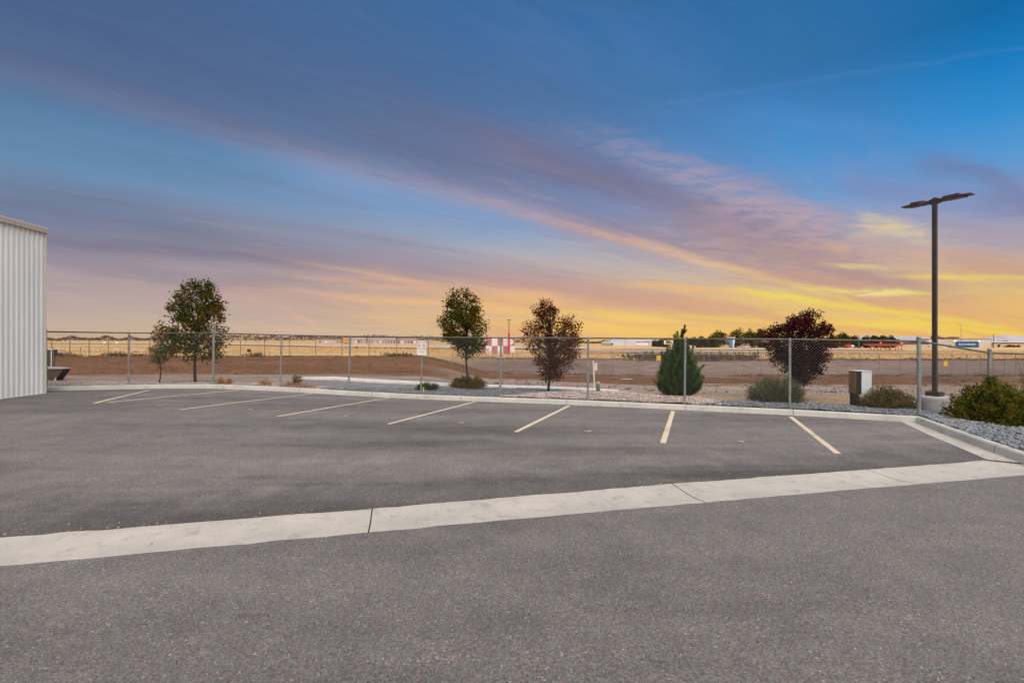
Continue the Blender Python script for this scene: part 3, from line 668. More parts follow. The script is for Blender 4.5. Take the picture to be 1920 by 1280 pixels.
# ------------------------------------------------------------------ strips draped on the land
def strip(name, up, lo, mat, h=.05, n=60, kind='structure', thick=0.):
    x0 = max(up[0][0], lo[0][0]); x1 = min(up[-1][0], lo[-1][0]); rows = [[], [], []]
    for x in np.linspace(x0, x1, n):
        a = P(x, np.interp(x, [q[0] for q in lo], [q[1] for q in lo])); b = P(x, np.interp(x, [q[0] for q in up], [q[1] for q in up]))
        for i, q in enumerate((0, .5, 1)):
            w = a.lerp(b, q); rows[i].append((w.x, w.y, float(zs(w.x, w.y))+h))
    mb = MB().sheet(rows)
    if thick:
        mb.sheet([[(v[0], v[1], v[2]-thick) for v in rows[0]], rows[0]])
        mb.add([], [])
    o = mb.build(name, mat); tag(o, kind=kind); return o
M['pale_concrete'] = vary('pale_concrete', (.66, .63, .58), (.80, .77, .71), 3, .8)
strip('sidewalk', [(563, 709.2), (628, 708.4), (690, 713), (782, 717.2), (870, 721.6), (917, 723.), (1027, 726.2), (1100, 729.4), (1160, 732.8)],
      [(563, 709.8), (628, 712.2), (690, 716.6), (782, 720.8), (870, 725.), (917, 726.6), (1027, 730.2), (1100, 733.6), (1160, 734.4)], M['pale_concrete'], .06, thick=.1)
M['old_path'] = vary('worn_asphalt', (.17, .155, .16), (.28, .25, .24), 3, .9)
strip('path', [(560, 712), (628, 713.5), (690, 718), (782, 722), (880, 726.5)], [(560, 722), (628, 729), (690, 729), (782, 729), (880, 728)], M['old_path'], .02)
M['taxi'] = vary('pale_tarmac', (.50, .41, .36), (.66, .55, .47), .2, .9, stretch=(.1, 1, 1))
M['taxi2'] = vary('grey_tarmac', (.33, .28, .26), (.42, .36, .32), .2, .9, stretch=(.1, 1, 1))
strip('taxiway', [(60, 653.), (280, 655.6), (430, 657.)], [(60, 656.4), (280, 660.6), (430, 660.)], M['taxi'], .12)
strip('runway', [(0, 643.5), (300, 644.0), (500, 645.6), (640, 648.2), (800, 649.6), (1100, 651.5)], [(0, 644.3), (300, 645.6), (500, 648.), (640, 651.8), (800, 654.), (1100, 655)], M['taxi'], .25)
strip('taxiway', [(1080, 658.2), (1200, 657.), (1500, 659.), (1760, 663.4)], [(1080, 661.), (1200, 662.2), (1500, 662.), (1760, 664.6)], M['taxi2'], .15)
strip('taxiway', [(1160, 653.8), (1480, 654.8), (1700, 656.)], [(1160, 654.6), (1480, 656.6), (1700, 657)], M['taxi'], .2)

# ------------------------------------------------------------------ hills beyond
M['hill'] = vary('hazy_hill', (.40, .37, .44), (.50, .47, .54), .004, 1., lo=.4, hi=.6)  # distance haze put into the hill colour as pale lavender
def ridge_(Y, pts, dep=900):
    xs = np.linspace(pts[0][0], pts[-1][0], 120); rows = []
    for q in np.linspace(0, 1, 7):
        r = []
        for i, x in enumerate(xs):
            hy = np.interp(x, [a for a, _ in pts], [b for _, b in pts]); b = at(x, 640, Y); h = (HY+2-hy)/F*Y
            k_ = math.sin(q*math.pi*.5); r.append((b.x*(1+(q)*dep/Y), Y+q*dep, -6+(h+6)*k_*(1-.12*float(noise1(i*.35, 3))*(1-q))))
        rows.append(r)
    return MB().sheet(rows).build('hills', M['hill'], smooth=True)
tag(ridge_(7000, [(1240, 640), (1580, 638), (1605, 632), (1625, 628.4), (1640, 629.4), (1660, 631.6), (1672, 630.6), (1690, 632.6), (1712, 631), (1735, 633.4), (1755, 635), (1790, 634), (1830, 636), (1862, 631.5), (1880, 629.), (1890, 628.2), (1905, 630.4), (1930, 631), (2100, 624), (2300, 634)]), kind='structure')

# ------------------------------------------------------------------ white metal building
bc = P(82, 738, f=lot0); bc2 = P(0, 748.6, f=lot0)
ax = (bc2-bc); ax.z = 0; ax.normalize(); nrm = Vector((-ax.y, ax.x, 0)); nrm = nrm if nrm.x > 0 else -nrm   # along wall towards the camera; wall faces +x
BT = CAMH+(HY-437)/F*bc.y
bld = empty('metal_building', (bc.x, bc.y, bc.z), 'tall white ribbed sheet metal building wall at the left edge of the car park', 'building')
def wallpt(s, o, z): q = bc+ax*s+nrm*o; return (q.x, q.y, z)
per = .172; xs = [0, .012]; os_ = [0, 0]; s_ = .05
while s_ < 24:
    for a, o in ((0, 0), (.022, .045), (.075, .045), (.097, 0), (.13, 0), (.135, .008), (.15, .008), (.155, 0)): xs.append(s_+a); os_.append(o)
    s_ += per
xs.append(24); os_.append(0)
MB().sheet([[wallpt(a, o, z) for a, o in zip(xs, os_)] for z in (-.3, 1., 3., BT)]).build('wall', M['white_wall'], bld)
mb = MB(); back = -nrm
c0 = bc+ax*12+back*9.; mb.box((c0.x, c0.y, BT/2-.2), (23.98, 17.9, BT+.1), ax=ax, ay=nrm); mb.build('wall', M['white_wall'], bld)
MB().box(wallpt(-.02, .018, BT/2-.15), (.05, .06, BT+.28), ax=ax, ay=nrm).build('corner_trim', M['cream'], bld)
mb = MB()
c0 = bc+ax*11.95+nrm*.055; mb.box((c0.x, c0.y, BT+.055), (24.0, .13, .15), ax=ax, ay=nrm)
mb.build('eave_gutter', M['trim'], bld, bevel=.012)
mb = MB(); c0 = bc+ax*11.97+nrm*-8.93; mb.box((c0.x, c0.y, BT+.142), (23.98, 18.1, .022), ax=ax, ay=nrm); mb.build('roof', M['white_wall'], bld)
MB().box(wallpt(12, .01, float(bc.z)+.01), (24, .05, .05), ax=ax, ay=nrm).build('base_trim', M['white_wall'], bld)

# ------------------------------------------------------------------ chain-link fences
def mesh_panel(V_, F_, a, b, za0, za1, zb0, zb1, pitch, w):
    """diamond wire between two posts: a,b (x,y) feet; bottom/top heights at each"""
    L = math.hypot(b[0]-a[0], b[1]-a[1]); H = ((za1-za0)+(zb1-zb0))/2; st = pitch*1.414
    d = np.array([(b[0]-a[0])/L, (b[1]-a[1])/L]); n_ = np.array([-d[1], d[0]])
    for sg in (1, -1):
        for k in np.arange(-H if sg > 0 else 0, L if sg > 0 else L+H, st):
            s0, t0, s1, t1 = k, 0., k+sg*H, H
            if s0 < 0: t0 = -s0/sg if sg > 0 else 0; s0 = 0
            if sg < 0 and s0 > L: t0 = s0-L; s0 = L
            if s1 > L: t1 = (L-k); s1 = L
            if s1 < 0: t1 = k; s1 = 0
            if t1-t0 < .02: continue
            base = len(V_)
            for s_, t_ in ((s0, t0), (s1, t1)):
                f = s_/L; z = (za0+(za1-za0)*t_/H)*(1-f)+(zb0+(zb1-zb0)*t_/H)*f
                x = a[0]+d[0]*s_; y = a[1]+d[1]*s_; o = .003*sg
                for q, (p1, p2) in enumerate(((-w, 0), (w, 0), (0, w*1.6))):
                    V_.append((x+n_[0]*(p2+o)+d[0]*p1*.7, y+n_[1]*(p2+o)+d[1]*p1*.7, z-p1*.7*sg))
            F_ += [(base, base+1, base+4, base+3), (base+1, base+2, base+5, base+4), (base+2, base, base+3, base+5)]
near_posts = [(86.5, 725, 85.2, 617.5, 1, 16.35), (240.8, 721.9, 241.7, 622.8, 0), (399.6, 719.8, 400.8, 620.2, 1), (525, 724.6, 528.3, 627, 0), (653, 731.7, 656.8, 629.5, 0), (789.4, 736.5, 791.8, 631, 0),
              (938.5, 743.5, 939.4, 631.5, 0), (1101.9, 750.4, 1103, 632.4, 0), (1283.5, 757, 1284.8, 633.5, 0), (1480.6, 765.5, 1481, 634.5, 0), (1724, 778.7, 1722.6, 633.5, 1)]
NP = []
for p_ in near_posts:
    y = p_[5] if len(p_) > 5 else kerb_back((p_[0]-CX)/F, .20).y
    x = (p_[0]-CX)/F*y; NP.append((x, y, float(zs(x, y)), (p_[2]-CX)/F*y, CAMH+(HY-p_[3])/F*y, p_[4]))
x = 12.15; y = 12.3; NP.append((x, y, float(zs(x, y)), x+.02, CAMH-(656.-HY)/F*y, 1)); x = 14.7; y = 13.0; NP.append((x, y, float(zs(x, y)), x, CAMH-(664-HY)/F*y, 0)); x = 17.3; y = 13.7; NP.append((x, y, float(zs(x, y)), x, 1.45, 1))
fen = empty('chain_link_fence', (NP[6][0], NP[6][1], NP[6][2]), 'grey galvanised chain link fence standing just behind the kerb, nearest the car park', 'fence')
V_, F_ = [], []
for (x, y, z, xt, zt, big) in NP:
    r_ = .042 if big else .030
    mb = MB().tube([(x, y, z-.1), (xt, y, zt-(.0 if big else .03))], r_, 12)
    po = mb.build('post', M['metal'], fen, smooth=False)
    if big: MB().lathe((xt, y, zt), [(.046, -.02), (.047, .01), (.036, .035), (.015, .048), (.002, .05)], 12).build('post_cap', M['metal'], po, smooth=True)
    else: MB().lathe((xt, y, zt), [(.036, -.09), (.036, -.05), (.022, -.03), (.020, .0), (.012, .02)], 10).build('post_cap', M['metal'], po, smooth=True)
    for hh in ((.2, .5, .8) if big else (.3, .7)):
        zz = z+(zt-z)*hh; xx = x+(xt-x)*hh; MB().tube([(xx, y, zz-.012), (xx, y, zz+.012)], r_+.006, 12).build('tension_band', M['metal'], po)
rail = [(n[3], n[1], n[4]-(.075 if n[5] else .02)) for n in NP]
MB().tube(rail, .021, 8).build('top_rail', M['rail'], fen, smooth=True)
for a, b in zip(NP[:-1], NP[1:]):
    mesh_panel(V_, F_, (a[0]/2+a[3]/2, a[1]), (b[0]/2+b[3]/2, b[1]), a[2]+.03, a[4]-(.03 if a[5] else 0.), b[2]+.03, b[4]-(.03 if b[5] else 0.), .052, .0011)
MB().add(V_, F_).build('wire_mesh', M['wire'], fen)
MB().tube([(n[0], n[1]-.02, n[2]+.05) for n in NP], .003, 5).build('bottom_wire', M['wire'], fen)

def far_fence(name, label, posts, H, pitch, w, arm=0., top_rail=True, rp=.035, mat=None):
    """posts: (px, ground py or None, Y)"""
    PT = []
    for (px_, Y) in posts:
        x = (px_-CX)/F*Y; PT.append((x, Y, float(zs(x, Y))))
    root = empty(name, PT[0], label, 'fence', None)
    V_, F_ = [], []
    for i, (x, y, z) in enumerate(PT):
        mb = MB().tube([(x, y, z-.3), (x, y, z+H)], rp, 6)
        if arm: mb.tube([(x, y, z+H), (x-.18, y+.25, z+H+arm)], rp*.6, 4)
        mb.build('post', mat or M['metal'], root)
    for a, b in zip(PT[:-1], PT[1:]): mesh_panel(V_, F_, a[:2], b[:2], a[2]+.03, a[2]+H, b[2]+.03, b[2]+H, pitch, w)
    MB().add(V_, F_).build('wire_mesh', M['wire'], root)
    if top_rail: MB().tube([(x, y, z+H) for x, y, z in PT], .028, 5).build('top_rail', mat or M['metal'], root)
    if arm:
        mb = MB()
        for f in (.33, .66, 1.): mb.tube([(x-.18*f, y+.25*f, z+H+arm*f) for x, y, z in PT], .006, 3)
        mb.build('barbed_wire', M['wire'], root)
    return root, PT
M['dull'] = vary('weathered_post', (.16, .13, .11), (.26, .22, .19), 4, .7, metal=.2)
fl = [(-40, 47)]+[(20, 48)]+[(60, 49), (97, 50)]+[(131, 51), (167, 51.5), (203, 52), (241, 52.3), (281, 52.6), (322, 52.8), (364, 53), (407, 53), (451, 53), (496, 53), (543, 53), (592, 53), (641, 53), (692, 52.6), (744, 52), (803, 51)]
far_fence('field_fence', 'distant chain link fence along the crest of the bare brown bank on the left', fl, 1.85, .075, .0016, .0, True, .04, M['dull'])
fr_ = [(803, 51), (849, 49), (904, 48.4), (961, 48.2), (1028, 48), (1088, 48), (1149, 48), (1206, 48), (1263, 48.3), (1320, 48.6), (1377, 49), (1427, 50), (1476, 51), (1524, 52), (1571, 53), (1612, 54.5), (1649, 56), (1688, 57.5), (1722, 59), (1755, 60.5), (1785, 62), (1813, 63.5), (1838, 65), (1862, 66.5), (1884, 68), (1905, 69.5), (1925, 71), (1945, 72.5), (1963, 74)]
def foot(px_):
    u = (px_-CX)/F; Y = 48.
    for i in range(20): Y = float(kerbY(u*Y))+36.2
    return Y
fr_ = [(a, b if a < 900 else foot(a)) for a, b in fr_]
ff, FP = far_fence('airfield_fence', 'distant barbed wire topped fence at the foot of the bank on the right', fr_, 2.1, .06, .0020, .28, True, .035)
# yellow notices hanging on it
M['yellow'] = plain('yellow_sign', (.75, .46, .04), .6); M['orange'] = plain('orange_sign', (.72, .30, .03), .6)
q = at(1234.5, 671.5, foot(1234)+.02)
tag(MB().box((q.x, q.y-.09, q.z), (.42, .02, .50)).build('warning_sign', M['yellow'], bevel=.01), 'square yellow notice on the far fence, just left of the juniper', 'sign')
q = at(1771.5, 681.5, foot(1771)+.02); mb = MB()
mb.add([(q.x+.34*math.cos(a*.524)*.6, q.y-.09+o, q.z+.44*math.sin(a*.524)*.62) for o in (0, .02) for a in range(12)], [tuple(range(11, -1, -1)), tuple(range(12, 24))]+[(i, (i+1) % 12, 12+(i+1) % 12, 12+i) for i in range(12)])
tag(mb.build('warning_sign', M['yellow']), 'oval yellow notice on the far fence, right of the lamp pole', 'sign')

# ------------------------------------------------------------------ sign hanging on the near fence
def text_bm(txt, size, mat, name, parent, loc, bold=0.):
    cu = bpy.data.curves.new('t', 'FONT'); cu.body = txt; cu.size = size; cu.align_x = 'CENTER'; cu.align_y = 'CENTER'; cu.offset = bold
    ob = bpy.data.objects.new('t', cu); COL.objects.link(ob); dg = bpy.context.evaluated_depsgraph_get()
    me = bpy.data.meshes.new_from_object(ob.evaluated_get(dg)); bpy.data.objects.remove(ob)
    me.materials.clear(); me.materials.append(mat); me.name = name
    o = link(bpy.data.objects.new(name, me), parent); o.rotation_euler = (math.pi/2, 0, 0)
    o.location = Vector(loc)-(parent.matrix_basis.translation if parent else Vector((0, 0, 0)))
    return o
M['sign_white'] = plain('sign_white', (.78, .73, .70), .5); M['sign_red'] = plain('sign_red', (.45, .06, .08), .5); M['sign_grey'] = plain('sign_grey', (.22, .22, .26), .5)
sy = NP[5][1]-.045; c = at(790.6, 652., sy)
sg = empty('notice_sign', (c.x, c.y, c.z), 'small white notice with red lettering and two red prohibition circles on the near fence', 'sign')
w_, h_ = 16.8/F*sy, 27/F*sy
def rrect(w, h, r, n=5):
    o = []
    for cx_, cz_, a0 in ((w/2-r, h/2-r, 0), (-w/2+r, h/2-r, 90), (-w/2+r, -h/2+r, 180), (w/2-r, -h/2+r, 270)):
        o += [(cx_+r*math.cos(math.radians(a0+90*i/n)), cz_+r*math.sin(math.radians(a0+90*i/n))) for i in range(n+1)]
    return o
rr = rrect(w_, h_, .04); n = len(rr)
MB().add([(c.x+a, c.y+o, c.z+b) for o in (0, .004) for a, b in rr], [tuple(range(n)), tuple(range(2*n-1, n-1, -1))]+[(i, n+i, n+(i+1) % n, (i+1) % n) for i in range(n)]).build('panel', M['sign_white'], sg)
text_bm('NO ENTRY', .062, M['sign_red'], 'lettering', sg, (c.x, c.y-.003, c.z+.175), .0015)
text_bm('NO PARKING', .052, M['sign_red'], 'lettering', sg, (c.x, c.y-.003, c.z-.03), .0015)
for k in (-1, 1):
    mb = MB(); cx_, cz_ = c.x+k*.075, c.z+.075
    ring = [(r_, a) for a in range(20) for r_ in (.042, .054)]
    mb.add([(cx_+r_*math.cos(a*.3142), c.y-.003, cz_+r_*math.sin(a*.3142)) for r_, a in ring], [(2*i, 2*i+1, (2*i+3) % 40, (2*i+2) % 40) for i in range(20)])
    mb.box((cx_, c.y-.004, cz_), (.085, .002, .011), ax=(1, 0, -1), az=(1, 0, 1)); mb.build('prohibition_mark', M['sign_red'], sg)
    MB().box((cx_, c.y-.002, cz_), (.045, .001, .016)).build('pictogram', M['sign_grey'], sg)
mb = MB()
for zz, ww, hh in ((-.088, .20, .010), (-.112, .16, .008), (-.148, .19, .018)):
    x0 = -ww/2
    while x0 < ww/2:
        l_ = rnd.uniform(.015, .04); mb.box((c.x+x0+l_/2, c.y-.003, c.z+zz), (l_, .001, hh)); x0 += l_+.008
mb.build('small_print', M['sign_grey'], sg)['kind'] = 'stuff'

# ------------------------------------------------------------------ lamp post
lb = P(1752.5, 773); LY = 12.5; lx = (1752.7-CX)/F*LY; lz = float(zs(lx, LY))
lamp = empty('lamp_post', (lx, LY, lz), 'tall dark bronze light pole with two flat lamp heads on a round concrete base', 'lamp post')
bt = CAMH-(742-HY)/F*LY
M['base_conc'] = concrete('base_concrete', (.46, .44, .42), (.60, .56, .54))
MB().lathe((lx, LY, 0), [(.31, lz-.2), (.325, lz+.1), (.335, bt-.06), (.325, bt-.02), (.30, bt)], 32).build('concrete_base', M['base_conc'], lamp, smooth=False)
yaw = Vector((.47, -.88, 0)); yn = Vector((.88, .47, 0))
MB().box((lx, LY, bt+.055), (.30, .30, .11), ax=yaw, ay=yn).build('base_cover', M['bronze'], lamp, bevel=.01)
zt = CAMH+(HY-371)/F*LY
MB().box((lx, LY, (bt+zt)/2), (.096, .096, zt-bt), ax=yaw, ay=yn).build('pole', M['bronze'], lamp, bevel=.01)
M['lens'] = plain('lamp_lens', (.12, .075, .05), .35)
for s_, ln in ((1, .75), (-1, .69)):
    hd = MB(); d_ = yaw*s_; hz = zt-.09
    def hp(a, b, z): q = Vector((lx, LY, 0))+d_*a+yn*b; return (q.x, q.y, z)
    prof = [(.06, .05), (.16, .05), (.20, .13), (.28, .155), (ln-.22, .155), (ln-.20, .15), (ln, .14)]
    top = [hz+.035, hz+.04, hz+.055, hz+.06, hz+.06, hz+.02, hz+.012]; bot = [hz-.05, hz-.045, hz-.03, hz-.025, hz-.02, hz-.018, hz-.01]
    vs = []; fs = []
    for (a, hw), tz, bz in zip(prof, top, bot): vs += [hp(a, -hw, bz), hp(a, hw, bz), hp(a, hw*.9, tz), hp(a, -hw*.9, tz)]
    for i in range(len(prof)-1):
        for k in range(4): fs.append((i*4+k, i*4+(k+1) % 4, (i+1)*4+(k+1) % 4, (i+1)*4+k))
    fs += [(3, 2, 1, 0), tuple(len(vs)-4+k for k in range(4))]
    o = hd.add(vs, fs).build('lamp_head', M['bronze'], lamp)
    q = Vector((lx, LY, hz-.034))+d_*(ln-.30); MB().box((q.x, q.y, q.z), (.34, .24, .012), ax=d_, ay=yn).build('lens', M['lens'], o)
    q = Vector((lx, LY, hz-.005))+d_*.075; MB().box((q.x, q.y, q.z), (.06, .10, .12), ax=d_, ay=yn).build('bracket', M['bronze'], o)

# ------------------------------------------------------------------ small things by the beds
cab = P(1601, 761); Yc = cab.y
M['cab_white'] = vary('cabinet_white', (.58, .60, .62), (.68, .69, .70), 5, .6); M['cab_tan'] = vary('cabinet_tan', (.17, .085, .03), (.26, .14, .05), 5, .7); M['black'] = plain('black_panel', (.012, .012, .013), .6)
cb = empty('utility_cabinet', (cab.x, cab.y, cab.z), 'boxy service cabinet, tan and black side and white face, on a narrow dark pedestal', 'cabinet')
s_ = Yc/F; xl = (1590-CX)*s_; z_top = CAMH-(696-HY)*s_; z_mid = CAMH-(739-HY)*s_
xf = (1604.5-CX)*s_; zc_ = (z_top+z_mid)/2; zh_ = z_top-z_mid
MB().box((xf+4*s_, Yc+.125, (cab.z-.05+z_mid)/2), (8.5*s_, .22, z_mid-cab.z+.1)).build('pedestal', M['black'], cb, bevel=.006)
MB().box((xf+.006, Yc+.14, zc_), (.012, .275, zh_)).build('side_panel', M['cab_tan'], cb)
MB().box((xf+.012+5*s_, Yc+.13, zc_), (9.6*s_, .26, zh_-.004)).build('door', M['black'], cb)
fp_ = MB().box((xf+.012+19.6*s_, Yc+.125, zc_), (19*s_, .26, zh_)).build('face_panel', M['cab_white'], cb, bevel=.010)
MB().box((xf+.012+8.4*s_, Yc-.012, zc_), (.010, .02, .07)).build('handle', M['metal'], cb)
MB().box((xf+15*s_, Yc+.13, z_top+.010), (30*s_, .30, .018)).build('lid', M['cab_white'], cb, bevel=.006)

q = P(1113.5, 727); s_ = q.y/F
M['post_white'] = plain('marker_white', (.66, .58, .48), .6); M['green_plastic'] = plain('green_plastic', (.10, .20, .11), .55); M['box_green'] = vary('box_green', (.11, .20, .12), (.15, .26, .16), 8, .6)
mk = empty('marker_post', q, 'thin pale utility marker post with flat panel beside the green pedestal', 'marker post')
MB().box((q.x, q.y, q.z+25*s_), (2.4*s_, .02, 52*s_), ax=(1, 0, .06), az=(-.05, 0, 1)).build('stake', M['post_white'], mk)
MB().box((q.x+3.6*s_, q.y-.012, q.z+40*s_), (5*s_, .012, 15*s_)).build('panel', M['post_white'], mk)
q = P(1121.5, 734.5); s_ = q.y/F
pe = empty('service_pedestal', q, 'short green rounded utility pedestal at the edge of the pink gravel', 'pedestal')
MB().lathe(q, [(.075, -.05), (.075, .24), (.070, .30)], 20).build('body', M['box_green'], pe, smooth=True)
MB().lathe((q.x, q.y, q.z+.30), [(.080, 0), (.080, .035), (.06, .06), (.01, .07)], 20).build('cap', plain('cap_grey', (.36, .42, .36), .6), pe, smooth=True)
# pale stub on the kerb side
q = P(938.2, 744); q.y -= .10
st = empty('pipe_stub', (q.x-.01, q.y, q.z), 'short pale capped pipe standing at the kerb in front of the grey gravel', 'pipe')
M['pipe'] = plain('pipe_grey', (.50, .55, .60), .5)
MB().tube([(q.x-.01, q.y, q.z-.05), (q.x-.01, q.y, q.z+.36)], .026, 12).build('pipe', M['pipe'], st); MB().tube([(q.x-.01, q.y, q.z+.36), (q.x-.01, q.y, q.z+.41)], .034, 12).build('cap', M['pipe'], st)
q = P(792.8, 738); q.y -= .03
tag(MB().box((q.x+.03, q.y, q.z+.09), (.035, .012, .26)).build('marker_flag', plain('marker_yellow', (.80, .70, .08), .5)), 'small yellow plastic marker at the foot of the sign post', 'marker')
# black scrap on the track
for x, y, w in ((932.5, 719, .22), (942, 719.5, .07), (1173, 711.0, .9)):
    q = P(x, y); mb = MB()
    for j in range(5): mb.box((q.x+rnd.uniform(-.4, .4)*w, q.y+rnd.uniform(-.05, .05), q.z+.03), (w*.45, .08, .05 if w < .5 else .03), ax=(1, rnd.uniform(-.3, .3), rnd.uniform(-.15, .15)))
    o = mb.build('debris' if w < .5 else 'plank', M['black'] if w < .5 else M['pale_concrete'])
    tag(o, {.22: 'dark lump of debris on the gravel track left of the red tree', .07: 'tiny dark scrap lying right beside the larger lump', .9: 'pale plank lying on the far side of the track left of the juniper'}[w], 'debris' if w < .5 else 'plank')

# hopper, cabinet and unit half hidden behind the building corner
q = P(103, 718.5); Y = 20.; s_ = Y/F
M['bin_tan'] = vary('bin_tan', (.11, .085, .058), (.15, .12, .085), 4, .7); M['bin_lid'] = plain('bin_lid', (.58, .51, .45), .6)
zg_ = float(zs((105-CX)*s_, Y)); Xp = lambda x: (x-CX)*s_; Zp = lambda y: CAMH-(y-HY)*s_
hp_ = empty('hopper_bin', (Xp(100), Y, zg_), 'tan sloping hopper bin with a pale lid beside the building corner', 'bin')
def prism(mb, pts, y0, y1):
    n = len(pts); return mb.add([(a, y, b) for y in (y0, y1) for a, b in pts], [tuple(range(n)), tuple(range(2*n-1, n-1, -1))]+[(i, n+i, n+(i+1) % n, (i+1) % n) for i in range(n)])
bodyp = [(Xp(66), Zp(692)), (Xp(66), Zp(716)), (Xp(100), Zp(715)), (Xp(105), Zp(710)), (Xp(118), Zp(692))]
prism(MB(), bodyp, Y, Y+.03).build('side_plate', M['bin_tan'], hp_)
prism(MB(), [(a, b) for a, b in bodyp], Y+.032, Y+.36).build('body', M['black'], hp_)  # shadowed right side of the tan bin, painted black
prism(MB(), [(Xp(66), Zp(687.6)), (Xp(66), Zp(691.8)), (Xp(118.6), Zp(691.6)), (Xp(118.6), Zp(689.6))], Y-.03, Y+.36).build('lid', M['bin_lid'], hp_)
prism(MB(), [(Xp(101), Zp(714.5)), (Xp(104.6), Zp(708)), (Xp(106), Zp(710.5)), (Xp(104.5), Zp(714))], Y-.03, Y-.005).build('latch', M['cream'], hp_)
Y = 21.9; s_ = Y/F
pn = empty('framed_panel', (Xp(93), Y, float(zs(Xp(93), Y))), 'upright dark panel in a cream frame standing behind the hopper bin', 'panel')
z0 = float(zs(Xp(93), Y))
MB().box((Xp(92), Y, (Zp(656)+z0)/2), (Xp(98)-Xp(84), .06, Zp(656)-z0)).build('panel', plain('dark_panel', (.09, .075, .065), .6), pn)
mb = MB().box((Xp(97.8), Y, (Zp(655)+z0)/2), (.045, .10, Zp(655)-z0)).box((Xp(86.8), Y, (Zp(655)+z0)/2), (.045, .10, Zp(655)-z0)); mb.build('frame', M['cream'], pn)
MB().box((Xp(92.3), Y, Zp(655)+.02), (.36, .11, .04)).build('top_rail', M['cream'], pn)
Y = 24; s_ = Y/F
un = empty('air_unit', (Xp(101.5), Y, float(zs(Xp(101.5), Y))), 'small dark box on a slim leg right of the cream framed panel', 'equipment box')
MB().box((Xp(101.5), Y, Zp(660)), (.17, .2, .26)).build('box', plain('unit_dark', (.05, .05, .055), .6), un, bevel=.01); MB().box((Xp(99.5), Y+.06, Zp(680)), (.03, .03, 1.1)).build('leg', M['bronze'], un)

# ------------------------------------------------------------------ vegetation
def leaf_quads(c, d, length, width, rng):
    """c: centres (n,3); d: leaf directions (n,3); diamond leaves folded along the midrib"""
    n = len(c); d = d/np.maximum(np.linalg.norm(d, axis=1, keepdims=True), 1e-6)
    r = rng.normal(size=(n, 3)); s = np.cross(d, r); s /= np.maximum(np.linalg.norm(s, axis=1, keepdims=True), 1e-6)
    L = (length*rng.uniform(.6, 1.25, n))[:, None]; Wd = (width*rng.uniform(.7, 1.25, n))[:, None]
    up = np.cross(s, d)*Wd*.25
    v = np.stack([c, c+d*L*.45+s*Wd*.5+up, c+d*L, c+d*L*.45-s*Wd*.5+up], 1)
    return v.reshape(-1, 3), (np.arange(n)[:, None]*4+np.arange(4)[None])
def bez(a, b, c, n): return [a*(1-t)**2+b*2*t*(1-t)+c*t*t for t in np.linspace(0, 1, n)]
